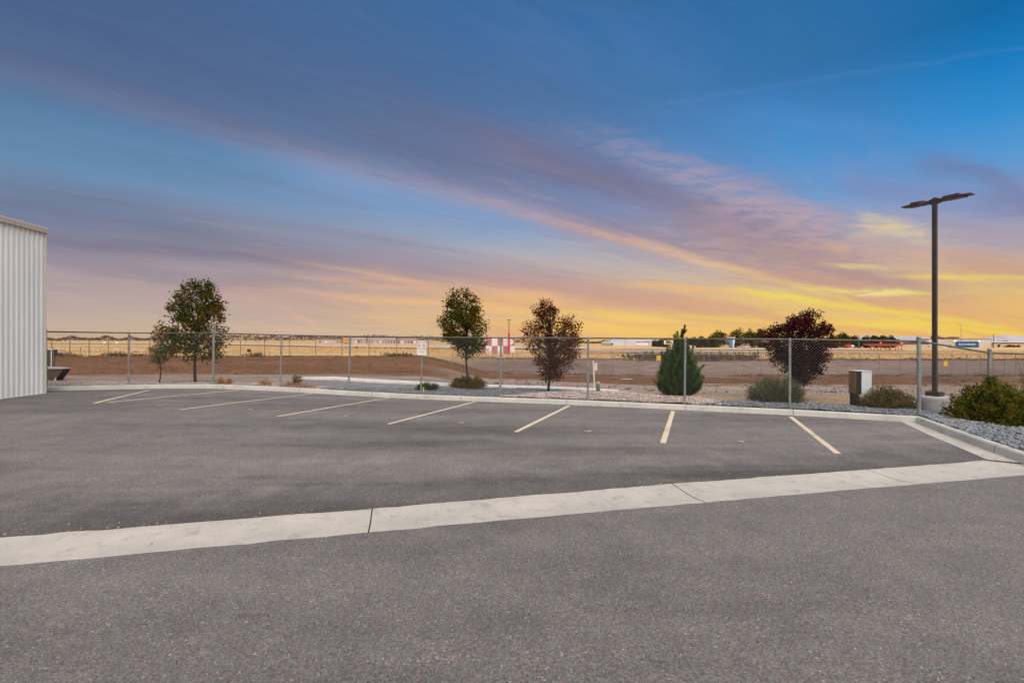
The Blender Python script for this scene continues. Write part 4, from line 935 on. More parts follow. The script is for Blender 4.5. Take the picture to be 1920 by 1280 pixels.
def crown_tree(name, label, cat, base, Y, outline, trunk_r, fork, ncl, per, leaf, mats, group=None, seed=1, sig=.13, depth=1., inner=.25, up=.2, bark='bark', lean=0., twigs=3, tintf=None):
    """outline: (py, xl, xr) of the crown in the photograph, turned into a volume at distance Y"""
    rng = np.random.default_rng(seed); s_ = Y/F
    bx = (base[0]-CX)*s_; bz = CAMH-(base[1]-HY)*s_ if base[1] else float(zs(bx, Y))
    root = empty(name, (bx, Y, bz), label, cat, group)
    ol = sorted(outline); ys = np.array([o[0] for o in ol]); xl = np.array([o[1] for o in ol]); xr = np.array([o[2] for o in ol])
    z = lambda py: CAMH-(py-HY)*s_
    # clump centres
    w = xr-xl; pp = []
    while len(pp) < ncl:
        py = rng.uniform(ys[0], ys[-1]); wl = np.interp(py, ys, xl); wr = np.interp(py, ys, xr)
        if rng.random() > ((wr-wl)/w.max())**1.15+.06: continue
        a = rng.uniform(0, 6.283); rr = (inner+(1-inner)*math.sqrt(rng.random()))
        hw = (wr-wl)/2*s_; cx_ = ((wl+wr)/2-CX)*s_; e = max(0., 1-sig*.9/max(hw, .05))
        pp.append((cx_+math.cos(a)*hw*rr*e, Y+math.sin(a)*hw*rr*depth*e, z(py)))
    pp = np.array(pp)
    fz = z(fork)
    # trunk, limbs and twigs
    tb = MB(); topz = z(ys[0]+.25*(ys[-1]-ys[0])); tx = ((xl.mean()+xr.mean())/2-CX)*s_
    def axis(zz):
        t = np.clip((zz-bz)/(topz-bz), 0, 1); return np.array([bx+(tx-bx)*t**1.5+.03*math.sin(t*7+seed), Y+.03*math.cos(t*5+seed), zz])
    pts = [axis(bz-.1+(topz-bz+.1)*t) for t in np.linspace(0, 1, 12)]
    tb.tube(pts, [trunk_r*(1.25 if i == 0 else 1-.85*(i/11)) for i in range(12)], 8)
    for i, p_ in enumerate(pp):
        hz = max(fz, min(topz-.05, p_[2]-.25-.5*rng.random()*(p_[2]-fz))); a = axis(hz)
        d = np.linalg.norm(p_-a); m_ = (a+p_)/2+np.array([0, 0, -.12*d*rng.random()])
        r0 = max(.005, min(trunk_r*.34, .010*d+.004)); q = bez(a, m_, p_, 6); tb.tube(q, [r0*(1-.75*k/5) for k in range(6)], 4, False)
        for k in range(twigs):
            e_ = p_+rng.normal(0, sig*.9, 3); tb.tube([q[4], (q[4]+e_)/2+rng.normal(0, .02, 3), e_], [.005, .004, .002], 3, False)
    tb.build('trunk', M[bark], root, smooth=True)
    n = ncl*per; idx = np.repeat(np.arange(ncl), per); cs = rng.uniform(.55, 1.25, ncl)
    g_ = rng.normal(size=(n, 3)); g_ = g_/np.linalg.norm(g_, axis=1, keepdims=True)*(rng.random((n, 1))**.45)*1.5
    c = pp[idx]+g_*sig*cs[idx][:, None]*np.array([1, 1, .85])
    d = rng.normal(size=(n, 3))+np.array([0, 0, up])+(c-pp[idx])*2
    V, Fq = leaf_quads(c, d, leaf[0], leaf[1], rng)
    cl = rng.random(ncl)
    t_ = np.clip(cl[idx]*.5+rng.random(n)*.5, 0, .999)
    if tintf is not None: t_ = np.clip(tintf(c, t_, rng), 0, .999)
    fast_mesh('crown', V, Fq, M[mats], root, tint=t_)
    return root
def spray_plant(name, label, cat, base, Y, outline, nst, per, leaf, mat, group=None, seed=1, start=.25, curve=.25, spread=.25, jit=.03, stem='bark', depth=1., outward=1., stem_r=.005, kind=None, fill=.75, basew=.25, tip=0.):
    """many stems rising from the foot to points inside the outlined dome, leafy along their upper part"""
    rng = np.random.default_rng(seed); s_ = Y/F; bx = (base[0]-CX)*s_; bz = CAMH-(base[1]-HY)*s_
    root = empty(name, (bx, Y, bz), label, cat, group)
    ol = sorted(outline); ys = np.array([o[0] for o in ol]); xl = np.array([o[1] for o in ol]); xr = np.array([o[2] for o in ol]); z = lambda py: CAMH-(py-HY)*s_
    W = (xr-xl).max(); sb = MB(); C, D = [], []
    k = 0
    while k < nst:
        py = rng.uniform(ys[0], ys[-1]); a_, b_ = np.interp(py, ys, xl), np.interp(py, ys, xr)
        if rng.random() > ((b_-a_)/W)**1.2+.05: continue
        k += 1; th = rng.uniform(0, 6.283); rr = fill+(1-fill)*rng.random(); rr = rr if rng.random() < .75 else rng.random()
        rr = rr*rng.uniform(1., 1.16) if rng.random() < .22 else rr
        hw = (b_-a_)/2*s_; cx_ = ((a_+b_)/2-CX)*s_
        e = np.array([cx_+math.cos(th)*hw*rr, Y+math.sin(th)*hw*rr*depth, z(py)])
        h_ = e[2]-bz; low = bz+max(0, h_-spread*4*abs(e[0]-bx)-.3)*.6
        a = np.array([bx+(e[0]-bx)*basew*rng.random(), Y+(e[1]-Y)*basew*rng.random(), low])
        m_ = (a+e)/2; m_[0] += (e[0]-a[0])*curve; m_[1] += (e[1]-a[1])*curve; m_[2] -= h_*curve*.3
        q = bez(a, m_, e, 6); sb.tube(q, [stem_r*(1-.12*i) for i in range(6)], 3, False)
        t = start+(1-start)*rng.random(per)**.8; t = t[:, None]
        p_ = a*(1-t)**2+m_*2*t*(1-t)+e*t*t; tg = (m_-a)*(1-t)+(e-m_)*t; tg /= np.maximum(np.linalg.norm(tg, axis=1, keepdims=True), 1e-6)
        C.append(p_+rng.normal(0, jit, (per, 3))*(1.1-t*tip)); D.append(tg*outward+rng.normal(0, .55, (per, 3)))
    sb.build('stems', M[stem], root)
    C = np.concatenate(C); D = np.concatenate(D); V, Fq = leaf_quads(C, D, leaf[0], leaf[1], rng)
    t_ = np.clip(np.repeat(rng.random(nst), per)*.65+rng.random(len(C))*.35, 0, .999)
    fast_mesh('foliage', V, Fq, M[mat], root, tint=t_)
    return root
M['leaf_green'] = leafmat('leaf_green', [(.012, .030, .004), (.030, .056, .006), (.060, .086, .010), (.12, .090, .012), (.24, .095, .012)], .42)
M['leaf_small'] = leafmat('leaf_small', [(.06, .10, .03), (.12, .16, .05), (.20, .20, .08), (.30, .20, .10)], .4)
M['leaf_rust'] = leafmat('leaf_rust', [(.022, .006, .004), (.065, .012, .007), (.11, .022, .008), (.05, .025, .008), (.22, .065, .012)], .38)
M['leaf_plum'] = leafmat('leaf_plum', [(.010, .004, .006), (.024, .006, .010), (.055, .010, .014), (.10, .018, .018)], .25)
M['juniper'] = leafmat('juniper_leaf', [(.008, .018, .005), (.022, .050, .010), (.055, .115, .020), (.12, .19, .04)], .25)
M['shrub_olive'] = leafmat('shrub_olive', [(.022, .03, .012), (.05, .06, .02), (.10, .11, .035), (.17, .14, .05), (.20, .09, .04)], .25)
M['shrub_grey'] = leafmat('shrub_grey', [(.035, .05, .025), (.08, .105, .055), (.14, .165, .095), (.17, .15, .09)], .25)
M['shrub_dark'] = leafmat('shrub_dark', [(.012, .020, .006), (.040, .052, .010), (.11, .115, .02), (.23, .17, .035), (.20, .06, .022)], .32)
M['shrub_big'] = leafmat('shrub_big', [(.014, .026, .006), (.042, .062, .012), (.095, .12, .02), (.16, .16, .035), (.20, .11, .03)], .32)
M['shrub_low'] = leafmat('shrub_low', [(.02, .03, .01), (.05, .07, .02), (.10, .12, .035)], .25)
M['dry'] = leafmat('dry_blades', [(.30, .17, .10), (.45, .29, .18), (.60, .45, .28), (.22, .13, .08)], .3)
M['straw'] = leafmat('straw_blades', [(.42, .28, .13), (.58, .41, .20), (.72, .54, .30)], .3)
M['weed_dark'] = leafmat('weed_dark', [(.07, .05, .03), (.12, .08, .05), (.17, .125, .06), (.13, .07, .045)], .2)
M['far_tree'] = leafmat('far_tree', [(.018, .026, .010), (.04, .052, .016), (.075, .075, .022), (.14, .09, .025)], .35)
M['far_wood'] = leafmat('far_wood', [(.035, .022, .014), (.06, .035, .02), (.10, .055, .03)], .3)
G1 = 'trees planted along the fence'
crown_tree('broadleaf_tree', 'tallest tree, dark green and leafy, behind the fence near the white building', 'tree', (367, 717.5), 18.0,
 [(526, 385, 398), (533, 345, 402), (545, 336, 410), (560, 322, 414), (578, 316, 416), (590, 320, 420), (610, 304, 420), (625, 296, 422), (640, 296, 426), (652, 304, 424), (664, 322, 416), (673, 345, 406)], .055, 655, 175, 38, (.092, .068), 'leaf_green', G1, 3, .17)
crown_tree('young_tree', 'small thin young tree with sparse pale leaves left of the tallest tree', 'tree', (300, 717.5), 17.6,
 [(634, 292, 300), (642, 278, 306), (655, 273, 314), (668, 276, 318), (680, 282, 312), (686, 292, 304)], .026, 684, 30, 34, (.06, .04), 'leaf_small', G1, 5, .12)
crown_tree('broadleaf_tree', 'green tree with forked trunk rising behind a rounded shrub near the notice sign', 'tree', (876, 727), 17.6,
 [(546, 848, 878), (556, 838, 898), (568, 834, 908), (585, 830, 911), (598, 822, 913), (612, 815, 921), (625, 820, 925), (640, 830, 922), (652, 845, 912), (662, 856, 898), (668, 868, 888)], .045, 662, 150, 37, (.086, .063), 'leaf_green', G1, 8, .165)
crown_tree('broadleaf_tree', 'spreading tree with sparse rust brown leaves right of the checkered hut', 'tree', (1029, 732), 17.0,
 [(567, 1014, 1022), (574, 1006, 1042), (588, 994, 1052), (600, 984, 1090), (615, 975, 1096), (630, 972, 1098), (648, 978, 1094), (665, 990, 1090), (680, 996, 1080), (695, 1002, 1066), (708, 1010, 1058), (714, 1022, 1045)], .05, 712, 200, 31, (.074, .052), 'leaf_rust', G1, 12, .165)
crown_tree('plum_tree', 'round dark purple leaved tree with spiky top behind the grey green shrub', 'tree', (1493, 742), 16.2,
 [(584, 1532, 1538), (590, 1494, 1540), (600, 1472, 1544), (612, 1445, 1552), (626, 1428, 1560), (642, 1430, 1560), (660, 1438, 1556), (678, 1448, 1550), (695, 1464, 1538), (708, 1480, 1528), (717, 1500, 1526)], .06, 716, 230, 66, (.064, .05), 'leaf_plum', G1, 15, .15, inner=.1)
# juniper
spray_plant('juniper', 'dark green pointed juniper with a thin twisted top behind the fence', 'tree', (1274, 742), P(1274, 742).y,
 [(632, 1270, 1281), (642, 1262, 1286), (652, 1255, 1294), (668, 1246, 1300), (685, 1240, 1305), (700, 1234, 1311), (715, 1231, 1317), (728, 1236, 1311), (738, 1245, 1300), (742, 1256, 1292)], 560, 62, (.085, .022), 'juniper', None, 31, start=.35, curve=.12, spread=.55, jit=.022, outward=1.6, fill=.8, basew=.55, stem_r=.004)
jr = bpy.context.scene.objects['juniper']; jy = jr.location.y; s_ = jy/F
rng = np.random.default_rng(77); C, D = [], []
for (x0, y0, x1, y1, nn, w) in ((1272, 664, 1264, 628, 420, .07), (1276, 660, 1280, 618, 520, .05), (1280, 632, 1285, 611, 260, .022), (1272, 640, 1270, 622, 120, .03), (1286, 655, 1290, 634, 200, .05), (1280, 626, 1286, 618, 80, .02), (1300, 705, 1318, 684, 300, .03), (1245, 680, 1240, 660, 220, .03), (1252, 668, 1253, 652, 160, .03), (1294, 668, 1298, 650, 160, .03)):
    t = rng.random(nn)[:, None]; a = np.array([(x0-CX)*s_, jy, CAMH-(y0-HY)*s_]); b = np.array([(x1-CX)*s_, jy+rng.uniform(-.1, .1), CAMH-(y1-HY)*s_])
    C.append(a+(b-a)*t+rng.normal(0, 1, (nn, 3))*w*(1.1-t*.8)); D.append(np.broadcast_to(b-a, (nn, 3))/np.linalg.norm(b-a)+rng.normal(0, .5, (nn, 3)))
C = np.concatenate(C); V, Fq = leaf_quads(C, np.concatenate(D), .06, .02, rng); fast_mesh('leader', V, Fq, M['juniper'], jr, tint=rng.random(len(C)))
# shrubs
S = spray_plant
S('shrub', 'rounded olive and rust shrub around the foot of the green forked tree', 'shrub', (876, 727), P(876, 728).y+.1, [(704, 866, 890), (709, 853, 905), (716, 843, 912), (722, 840, 914), (727, 845, 912)], 260, 34, (.05, .026), 'shrub_dark', None, 41, curve=.05, spread=.2)
S('low_shrub', 'low spreading green shrub at the foot of the notice sign', 'shrub', (801, 729.5), P(801, 730).y, [(716, 796, 808), (720, 786, 817), (725, 778, 824), (729, 780, 824)], 110, 24, (.05, .02), 'shrub_low', None, 42, curve=.05)
S('shrub', 'rounded grey green shrub in front of the purple tree', 'shrub', (1452, 756), P(1452, 755.5).y+.3, [(706, 1440, 1478), (713, 1422, 1490), (724, 1408, 1500), (738, 1401, 1506), (748, 1402, 1505), (754, 1408, 1500)], 560, 46, (.042, .014), 'shrub_grey', None, 43, curve=.05, spread=.2, fill=.8)
S('shrub', 'low reddish olive shrub between the cabinet and the corner fence post', 'shrub', (1665, 767), P(1665, 766).y+.15, [(722, 1660, 1666), (728, 1640, 1676), (738, 1626, 1700), (750, 1616, 1714), (760, 1611, 1719), (767, 1618, 1716)], 330, 36, (.045, .024), 'shrub_dark', None, 44, curve=.05, spread=.15)
S('large_shrub', 'largest dark olive shrub on grey stones right of the lamp base', 'shrub', (1858, 800), P(1858, 798).y+.75, [(704, 1852, 1860), (716, 1842, 1870), (728, 1818, 1930), (742, 1806, 1955), (758, 1796, 1970), (775, 1784, 1978), (790, 1778, 1975), (800, 1788, 1965)], 760, 46, (.062, .034), 'shrub_big', None, 45, curve=.08, spread=.12, fill=.7, depth=.8)
S('tall_plant', 'tall yellow green leafy plant cut by the right edge, behind the large shrub', 'plant', (1930, 760), 12.6, [(645, 1926, 1936), (655, 1918, 1945), (675, 1913, 1950), (700, 1914, 1950), (715, 1916, 1950)], 40, 20, (.05, .026), 'leaf_small', None, 46, start=.1, curve=.02, spread=0)
# dry plants along the left kerb
for i, (x, w, h, y, lab) in enumerate(((414, 7, 11, 718, 'tuft of dry pinkish grass just right of the stout terminal fence post'), (429, 7, 8, 718.5, 'low dry tuft second from the stout terminal fence post'), (497, 13, 12, 721, 'wide dry pinkish tuft left of the post beside the dead weed'), (541, 12, 9, 724, 'dark brown dry tuft right of the fence post'), (572, 20, 11, 726.5, 'broad flat pink dry plant at the left end of the sidewalk'))):
    Y = kerb_back((x-CX)/F, .45).y; S('dry_grass', lab, 'grass tuft', (x, 638+(CAMH-float(zs((x-CX)/F*Y, Y)))*F/Y), Y, [(y-h, x-w*.5, x+w*.5), (y-h*.5, x-w, x+w), (y, x-w, x+w)], 70, 9, (.09, .010), 'dry', 'dry tufts along the kerb', 60+i, start=.2, curve=0, jit=.02, stem='dry', stem_r=.003)
x = 557; Y = kerb_back((x-CX)/F, .6).y
S('dead_weed', 'upright brown dead weed with dark leaves near the left end of the sidewalk', 'weed', (x, 724), Y, [(702, 552, 562), (708, 548, 568), (716, 550, 564)], 22, 16, (.06, .03), 'shrub_dark', None, 71, start=.4, curve=0)
# dead sticks
for i, (x, y) in enumerate(((441, 719), (470, 721), (287, 640))):
    pass
yt = bpy.data.objects['young_tree']; s_ = 17.6/F; mb = MB(); rng = np.random.default_rng(5)
for i in range(9):
    x0 = 296+rng.uniform(-3, 4); x1 = x0+rng.uniform(-9, 7); y1 = rng.uniform(584, 620)
    mb.tube([((x0-CX)*s_, 17.6, CAMH-(645-HY)*s_), ((x0*.4+x1*.6-CX)*s_, 17.6+rng.uniform(-.1, .1), CAMH-(618-HY)*s_), ((x1-CX)*s_, 17.6+rng.uniform(-.15, .15), CAMH-(y1-HY)*s_)], [.008, .006, .003], 4, False)
mb.build('bare_shoots', plain('pale_twig', (.55, .40, .22), .8), yt)
# loose weeds along crests, ledges and tracks
def weeds(name, lab, pts, mat, hgt, wid, per, spread, seed, kind='stuff', cat='weeds'):
    rng = np.random.default_rng(seed); p = np.array([[q[0], q[1]] for q in pts]); sz = np.array([q[2] if len(q) > 2 else 1. for q in pts])
    p = np.repeat(p, per, 0); sz = np.repeat(sz, per)
    p = p+rng.normal(0, 1, p.shape)*spread*sz[:, None]*np.array([1, .6]); z = zs(p[:, 0], p[:, 1])-.04
    c = np.column_stack([p, z+rng.random(len(p))*hgt*sz*.5]); d = rng.normal(0, .55, (len(p), 3))+np.array([0, 0, 1.])
    V, Fq = leaf_quads(c, d, hgt, wid, rng)
    # scale each by its clump
    V = (V.reshape(-1, 4, 3)-c[:, None])*sz[:, None, None]+c[:, None]; V = V.reshape(-1, 3)
    tag(fast_mesh(name, V, Fq, M[mat], tint=rng.random(len(p))), lab, cat, kind=kind)
W_ = []
for x in np.arange(95, 850, 2.2):
    q = P(x, 667.5+(x > 790)*(x-790)*.02); W_.append((q.x, min(q.y, 53)+rnd.uniform(-.9, .5), rnd.uniform(.3, 1)*(1.7 if noise1(x*.035, 4) > .62 else .7)))
weeds('crest_weeds', 'dark dry weeds fringing the crest of the brown bank', W_, 'weed_dark', .26, .07, 18, .35, 81)
W_ = []
for x in np.arange(860, 1960, 2.6):
    v = noise1(x*.02, 14); Y = foot(x)+10.5+2.*rnd.random()
    W_.append(((x-CX)/F*Y, Y, (1.8 if (1185 < x < 1500 and v > .3) else .5)*rnd.uniform(.5, 1.1)))
weeds('bank_weeds', 'dry brushy weeds along the top of the right hand bank', W_, 'weed_dark', .45, .09, 22, .45, 82)
W_ = []
for x in np.arange(850, 1960, 3.):
    d0 = 35.4; Y = kerbY(0)*0+50; 
    for k in range(3):
        Y = float(kerbY((x-CX)/F*Y))+d0
    if noise1(x*.03, 24) > .45: W_.append(((x-CX)/F*Y, Y+rnd.uniform(-.6, .4), rnd.uniform(.3, .8)))
weeds('ledge_weeds', 'low dark weeds along the eroded ledge under the far fence', W_, 'weed_dark', .3, .06, 14, .3, 83)
W_ = [(P(x, y).x, P(x, y).y, rnd.uniform(.4, 1.)) for x, y in [(rnd.uniform(1340, 1590), rnd.uniform(744, 756)) for _ in range(160)]+[(rnd.uniform(1150, 1340), rnd.uniform(737, 746)) for _ in range(60)]]
weeds('straw_grass', 'thin straw coloured dry grass patches beyond the stone beds', W_, 'straw', .10, .010, 22, .18, 84)
rng = np.random.default_rng(9); W_ = []
for _ in range(2600):
    b = rng.uniform(-1.12, 1.12); Y = 64+rng.random()**1.6*60
    W_.append((b*Y, Y, rng.uniform(.5, 1.2)*(1+Y/150)))
weeds('field_grass', 'dry golden grass covering the airfield beyond the fences', W_, 'straw', .26, .05, 12, 1.0, 85, cat='grass')

# ------------------------------------------------------------------ across the airfield
def gz(px_, Y): return float(zs((px_-CX)/F*Y, Y))
def groundY(px_, py_):
    return P(px_, py_).y
# red and white checkered hut
Y = 87.; s_ = Y/F; X = lambda x: (x-CX)*s_; Zz = lambda y: CAMH-(y-HY)*s_
M['chk_red'] = plain('check_red', (.40, .17, .17), .6); M['chk_white'] = plain('check_white', (.72, .68, .70), .6); M['red_paint'] = plain('red_paint', (.50, .03, .02), .5); M['rust_red'] = plain('rust_red', (.42, .08, .03), .6)
hut = empty('equipment_hut', (X(932), Y+1.6, gz(932, Y)), 'low hut painted in large red and white checks on the airfield', 'hut')
x0, x1, zt_, zb_ = X(900.5), X(965), Zz(632.5), Zz(664)
MB().box(((x0+x1)/2, Y+1.7, (zt_+zb_)/2), (x1-x0, 3.2, zt_-zb_)).build('wall', M['chk_white'], hut)
for i in range(6):
    for j in range(2):
        if (i+j) % 2: continue
        cw = (x1-x0)/6; ch = (zt_-zb_)/2
        MB().box((x0+cw*(i+.5), Y+.09, zb_+ch*(j+.5)), (cw, .02, ch)).build('check_panel', M['chk_red'], hut)
MB().box(((x0+x1)/2, Y+1.7, zt_+.08), (x1-x0+.3, 3.5, .16)).build('roof', M['chk_white'], hut)
MB().box((X(903), Y+.3, zb_+.2), (.5, .4, .4)).build('step', M['cream'], hut)
mb = MB(); mb.lathe((0, 0, 0), [(.55, 0), (.55, .06)], 20); mb.v = [(X(957)+a, Y+.06-c_*.5, Zz(641)+b) for a, b, c_ in mb.v]; mb.build('dish', M['chk_white'], hut)
ms_ = empty('antenna_mast', (X(954), Y-1., gz(954, Y)), 'thin mast with a red lower half standing in front of the checkered hut', 'mast')
MB().box((X(954.3), Y-1, (Zz(664)+Zz(625))/2), (.36, .3, Zz(625)-Zz(664))).build('base_pole', M['red_paint'], ms_)
MB().tube([(X(954.3), Y-1, Zz(626)), (X(954.3), Y-1, Zz(600))], .08, 6).box((X(954.3), Y-1, Zz(600)), (.7, .1, .15)).build('pole', M['dull'], ms_)
# long hangar block, left of centre
M['pink_wall'] = vary('hangar_wall', (.44, .36, .36), (.56, .47, .46), .05, .7); M['dark_win'] = plain('dark_opening', (.08, .055, .05), .5); M['roof_d'] = plain('brown_roof', (.20, .11, .08), .8)
def hangar(name, lab, x0, x1, ytop, ybot, Y, mat, openings=12, roof=True, dep=30, group=None, gable=0, side=False):
    s_ = Y/F; X = lambda x: (x-CX)*s_; Zz = lambda y: CAMH-(y-HY)*s_
    r = empty(name, (X((x0+x1)/2), Y, Zz(ybot)), lab, 'building', group)
    H = Zz(ytop)-Zz(ybot)+2
    MB().box((X((x0+x1)/2), Y+dep/2, Zz(ybot)-2+H/2), (X(x1)-X(x0), dep, H)).build('wall', mat, r)
    if roof: MB().box((X((x0+x1)/2), Y+dep/2, Zz(ytop)+.25), (X(x1)-X(x0)+.8, dep+.8, .5)).build('roof', M['roof_d'], r)
    for i in range(openings):
        w = (X(x1)-X(x0))/openings
        if rnd.random() < .75: MB().box((X(x0)+w*(i+.5), Y-.04, Zz(ybot)+H*.18), (w*rnd.uniform(.3, .6), .06, H*rnd.uniform(.3, .42))).build('door', rnd.choice([M['dark_win'], M['pale_concrete'], M['dull']]), r)
    return r
G2 = 'long hangars along the horizon'
hangar('hangar', 'low pale hangar at the horizon beside the orange square board', 592, 641, 635.2, 642.8, 455, M['pink_wall'], 9, True, 12, G2)
hangar('hangar', 'long flat pale hangar behind the third post left of the notice sign', 643, 686, 632.3, 643.2, 450, M['pink_wall'], 8, True, 12, G2)
hangar('hangar', 'pale hangar with dark doors just left of the notice sign', 690, 742, 632.8, 643.6, 440, M['pink_wall'], 10, True, 12, G2)
hangar('hangar', 'last pinkish hangar partly behind the notice sign', 745, 781, 633.8, 643.8, 445, M['pink_wall'], 6, True, 12, G2)
Y = 300.; s_ = Y/F; q = at(648, 631, Y)
ob = empty('orange_board', (q.x, Y, gz(648, Y)), 'small square orange board far across the field left of centre', 'sign')
MB().box((at(648.5, 638.5, Y).x, Y, at(0, 638.6, Y).z), (9*s_, .3, 8.2*s_)).build('board', M['orange'], ob); MB().box((at(648.5, 0, Y).x, Y+.3, at(0, 643, Y).z-.4), (3, .2, 3.)).build('frame', M['dull'], ob)
# big white arched hangar
Y = 420.; s_ = Y/F; X = lambda x: (x-CX)*s_; Zz = lambda y: CAMH-(y-HY)*s_
M['hangar_white'] = vary('hangar_white', (.52, .50, .54), (.66, .62, .65), .08, .6)
hg = empty('white_hangar', (X(1195), Y, Zz(649)), 'wide white hangar with a sloping roof left of the juniper top', 'building')
prism(MB(), [(X(1146), Zz(650)), (X(1146), Zz(643)), (X(1150), Zz(640.5)), (X(1160), Zz(639.6)), (X(1169), Zz(634.6)), (X(1230), Zz(633.6)), (X(1262), Zz(638.5)), (X(1262), Zz(650))], Y, Y+45).build('wall', M['hangar_white'], hg)
for a, b, c_, d_, m_ in ((1146, 1149, 643, 647, 'dark_win'), (1193, 1219, 640.2, 641.4, 'dark_win'), (1201, 1211, 640.2, 641.5, 'chk_red'), (1216, 1217.5, 641, 648, 'chk_red'), (1172, 1172.4, 635, 649, 'dull'), (1222, 1222.4, 635, 649, 'dull'), (1194, 1216, 642, 648, 'chk_white')):
    MB().box((X((a+b)/2), Y-.15-.05*(m_ == 'chk_red'), Zz((c_+d_)/2)), ((b-a)*s_, .2, (d_-c_)*s_)).build('door' if b-a > 3 else 'trim', M[m_], hg)
# distant store front and its neighbour
Y = 400.; s_ = Y/F
M['store_wall'] = vary('store_wall', (.42, .37, .32), (.52, .46, .40), .1, .7); M['blue_sign'] = plain('blue_sign', (.02, .07, .20), .4); M['pale_blue'] = plain('pale_lettering', (.35, .55, .62), .5, emit=(.35, .6, .7, .25)); M['lamp_on'] = plain('lit_lamp', (.9, .85, .7), .4, emit=(1, .85, .6, 2.5))
st_ = empty('store', (X(1804), Y, Zz(652)), 'wide grey store building with a long blue sign, far right', 'building'); 
X = lambda x: (x-CX)*s_; Zz = lambda y: CAMH-(y-HY)*s_
st_.location = (X(1804), Y, Zz(652))
MB().box((X(1800), Y+6, (Zz(635.5)+Zz(653))/2-1), (118*s_, 12, Zz(635.5)-Zz(653)+2)).build('wall', M['store_wall'], st_)
MB().box((X(1800), Y+6, Zz(635.2)), (118.6*s_, 12.4, .4)).build('parapet', M['roof_d'], st_)
MB().box((X(1813), Y-.2, Zz(645.6)), (43*s_, .3, 10.6*s_)).build('sign_board', M['blue_sign'], st_)
mb = MB(); x_ = 1798.
while x_ < 1829:
    w = rnd.uniform(1.2, 2.4); mb.box((X(x_), Y-.4, Zz(645.4)), (w*s_*.8, .1, rnd.uniform(1.6, 3.)*s_)); x_ += w+.5
mb.build('sign_lettering', M['pale_blue'], st_)['kind'] = 'stuff'
for x_ in (1790.5, 1835.5): MB().box((X(x_), Y-.4, Zz(639.3)), (2*s_, .4, 1.3*s_)).build('wall_lamp', M['lamp_on'], st_)
MB().box((X(1770), Y-.1, Zz(649)), (10*s_, .2, 5.5*s_)).build('window', M['hangar_white'], st_); MB().box((X(1781), Y-.1, Zz(649)), (4*s_, .2, 5*s_)).build('door', M['dark_win'], st_)
for a, b, c_ in ((1763, 1770, 630.8), (1776, 1793, 633.4), (1795, 1805, 632.4)): MB().box((X((a+b)/2), Y+6, Zz(c_)-1), ((b-a)*s_, 6, 3)).build('rooftop_unit', M['roof_d'], st_)
Y = 430.; s_ = Y/F
wh = empty('warehouse', (X(1925), Y, Zz(654)), 'long beige flat roofed building at the far right edge', 'building'); wh.location = (X(1925), Y, Zz(654))
M['beige'] = vary('beige_wall', (.50, .41, .32), (.58, .48, .38), .1, .7)
MB().box((X(1925), Y+6, (Zz(640.2)+Zz(654.5))/2-1), (124*s_, 12, Zz(640.2)-Zz(654.5)+2)).build('wall', M['beige'], wh)
MB().box((X(1922), Y+5, Zz(640.6)), (136*s_, 13, .9)).build('roof', M['chk_white'], wh)
MB().box((X(1922), Y+5, Zz(642.)), (134*s_, 12.6, .5)).build('fascia', M['roof_d'], wh)
def small_tree(name, lab, cat, x, ytop, ybot, w, Y, mat, group, seed, ncl=26, per=40, lf=None, sh=1.):
    h = ybot-ytop; s_ = Y/F; lf = lf or 2.2*s_
    o = [(ytop, x-w*.18, x+w*.18), (ytop+h*.15, x-w*.38*sh, x+w*.36), (ytop+h*.4, x-w*.5, x+w*.5), (ytop+h*.7, x-w*.5, x+w*.5*sh), (ytop+h*.93, x-w*.38, x+w*.38)]
    return crown_tree(name, lab, cat, (x, ybot), Y, o, .25*s_*2+.03, ytop+h*.7, ncl, per, (lf, lf*.8), mat, group, seed, sig=w*.13*s_, twigs=0)
G3 = 'distant trees across the airfield'
TR = [(1316, 632, 651, 20, 'dark round distant tree third right of the juniper'), (1300, 634, 651, 18, 'low dark distant tree second right of the juniper'), (1334, 633, 650, 18, 'dark distant tree left of the wide canopied one'),
      (1348, 624.5, 651, 30, 'wide canopied distant tree left of the blue sign pylon'), (1385, 617, 652, 30, 'tallest distant tree right of the blue sign pylon'), (1408, 618, 651, 22, 'tall distant tree second right of the blue sign pylon'),
      (1426, 618.5, 651, 20, 'distant tree nearly touching the left side of the purple tree'), (1244, 638, 650, 18, 'dark clump of a tree in front of the white hangar'), (1230, 640, 650, 12, 'small dark tree at the right end of the white hangar front'),
      (1581, 626.5, 651, 20, 'dark distant tree just right of the purple tree'), (1562, 631, 651, 18, 'distant tree partly hidden by the purple tree right side'), (1602, 633, 651, 22, 'low dark tree behind the red and white vehicle'),
      (1640, 629.8, 651, 14, 'round brownish distant tree left of two similar ones'), (1655, 630.5, 651, 14, 'round brownish distant tree right of its twin'), (1626, 632.5, 651, 14, 'bushy distant tree left of the round brown pair'), (1670, 633, 651, 16, 'bushy distant tree right of the round brown pair'),
      (1280, 636, 651, 16, 'low distant tree first right of the juniper tip')]
for i, (x, a, b, w, lab) in enumerate(TR): small_tree('distant_tree', lab, 'tree', x, a, b, w*1.3, 300+(i*37) % 60, 'far_tree', G3, 100+i, 44, 50)
for i, (x, w, h) in enumerate(((1873, 4, 7), (1886, 6, 7), (1893.5, 3.4, 7), (1901, 6, 8), (1908.5, 6, 7))):
    small_tree('shrub', ['narrow green shrub first from the left along the warehouse wall', 'rounded shrub second from the left along the warehouse wall', 'very thin upright shrub along the warehouse wall', 'tallest dark shrub along the warehouse wall', 'rounded shrub nearest the photo edge along the warehouse wall'][i], 'shrub', x, 654.6-h, 654.6, w, 425, 'far_tree', 'shrubs along the warehouse wall', 140+i, 8, 30)
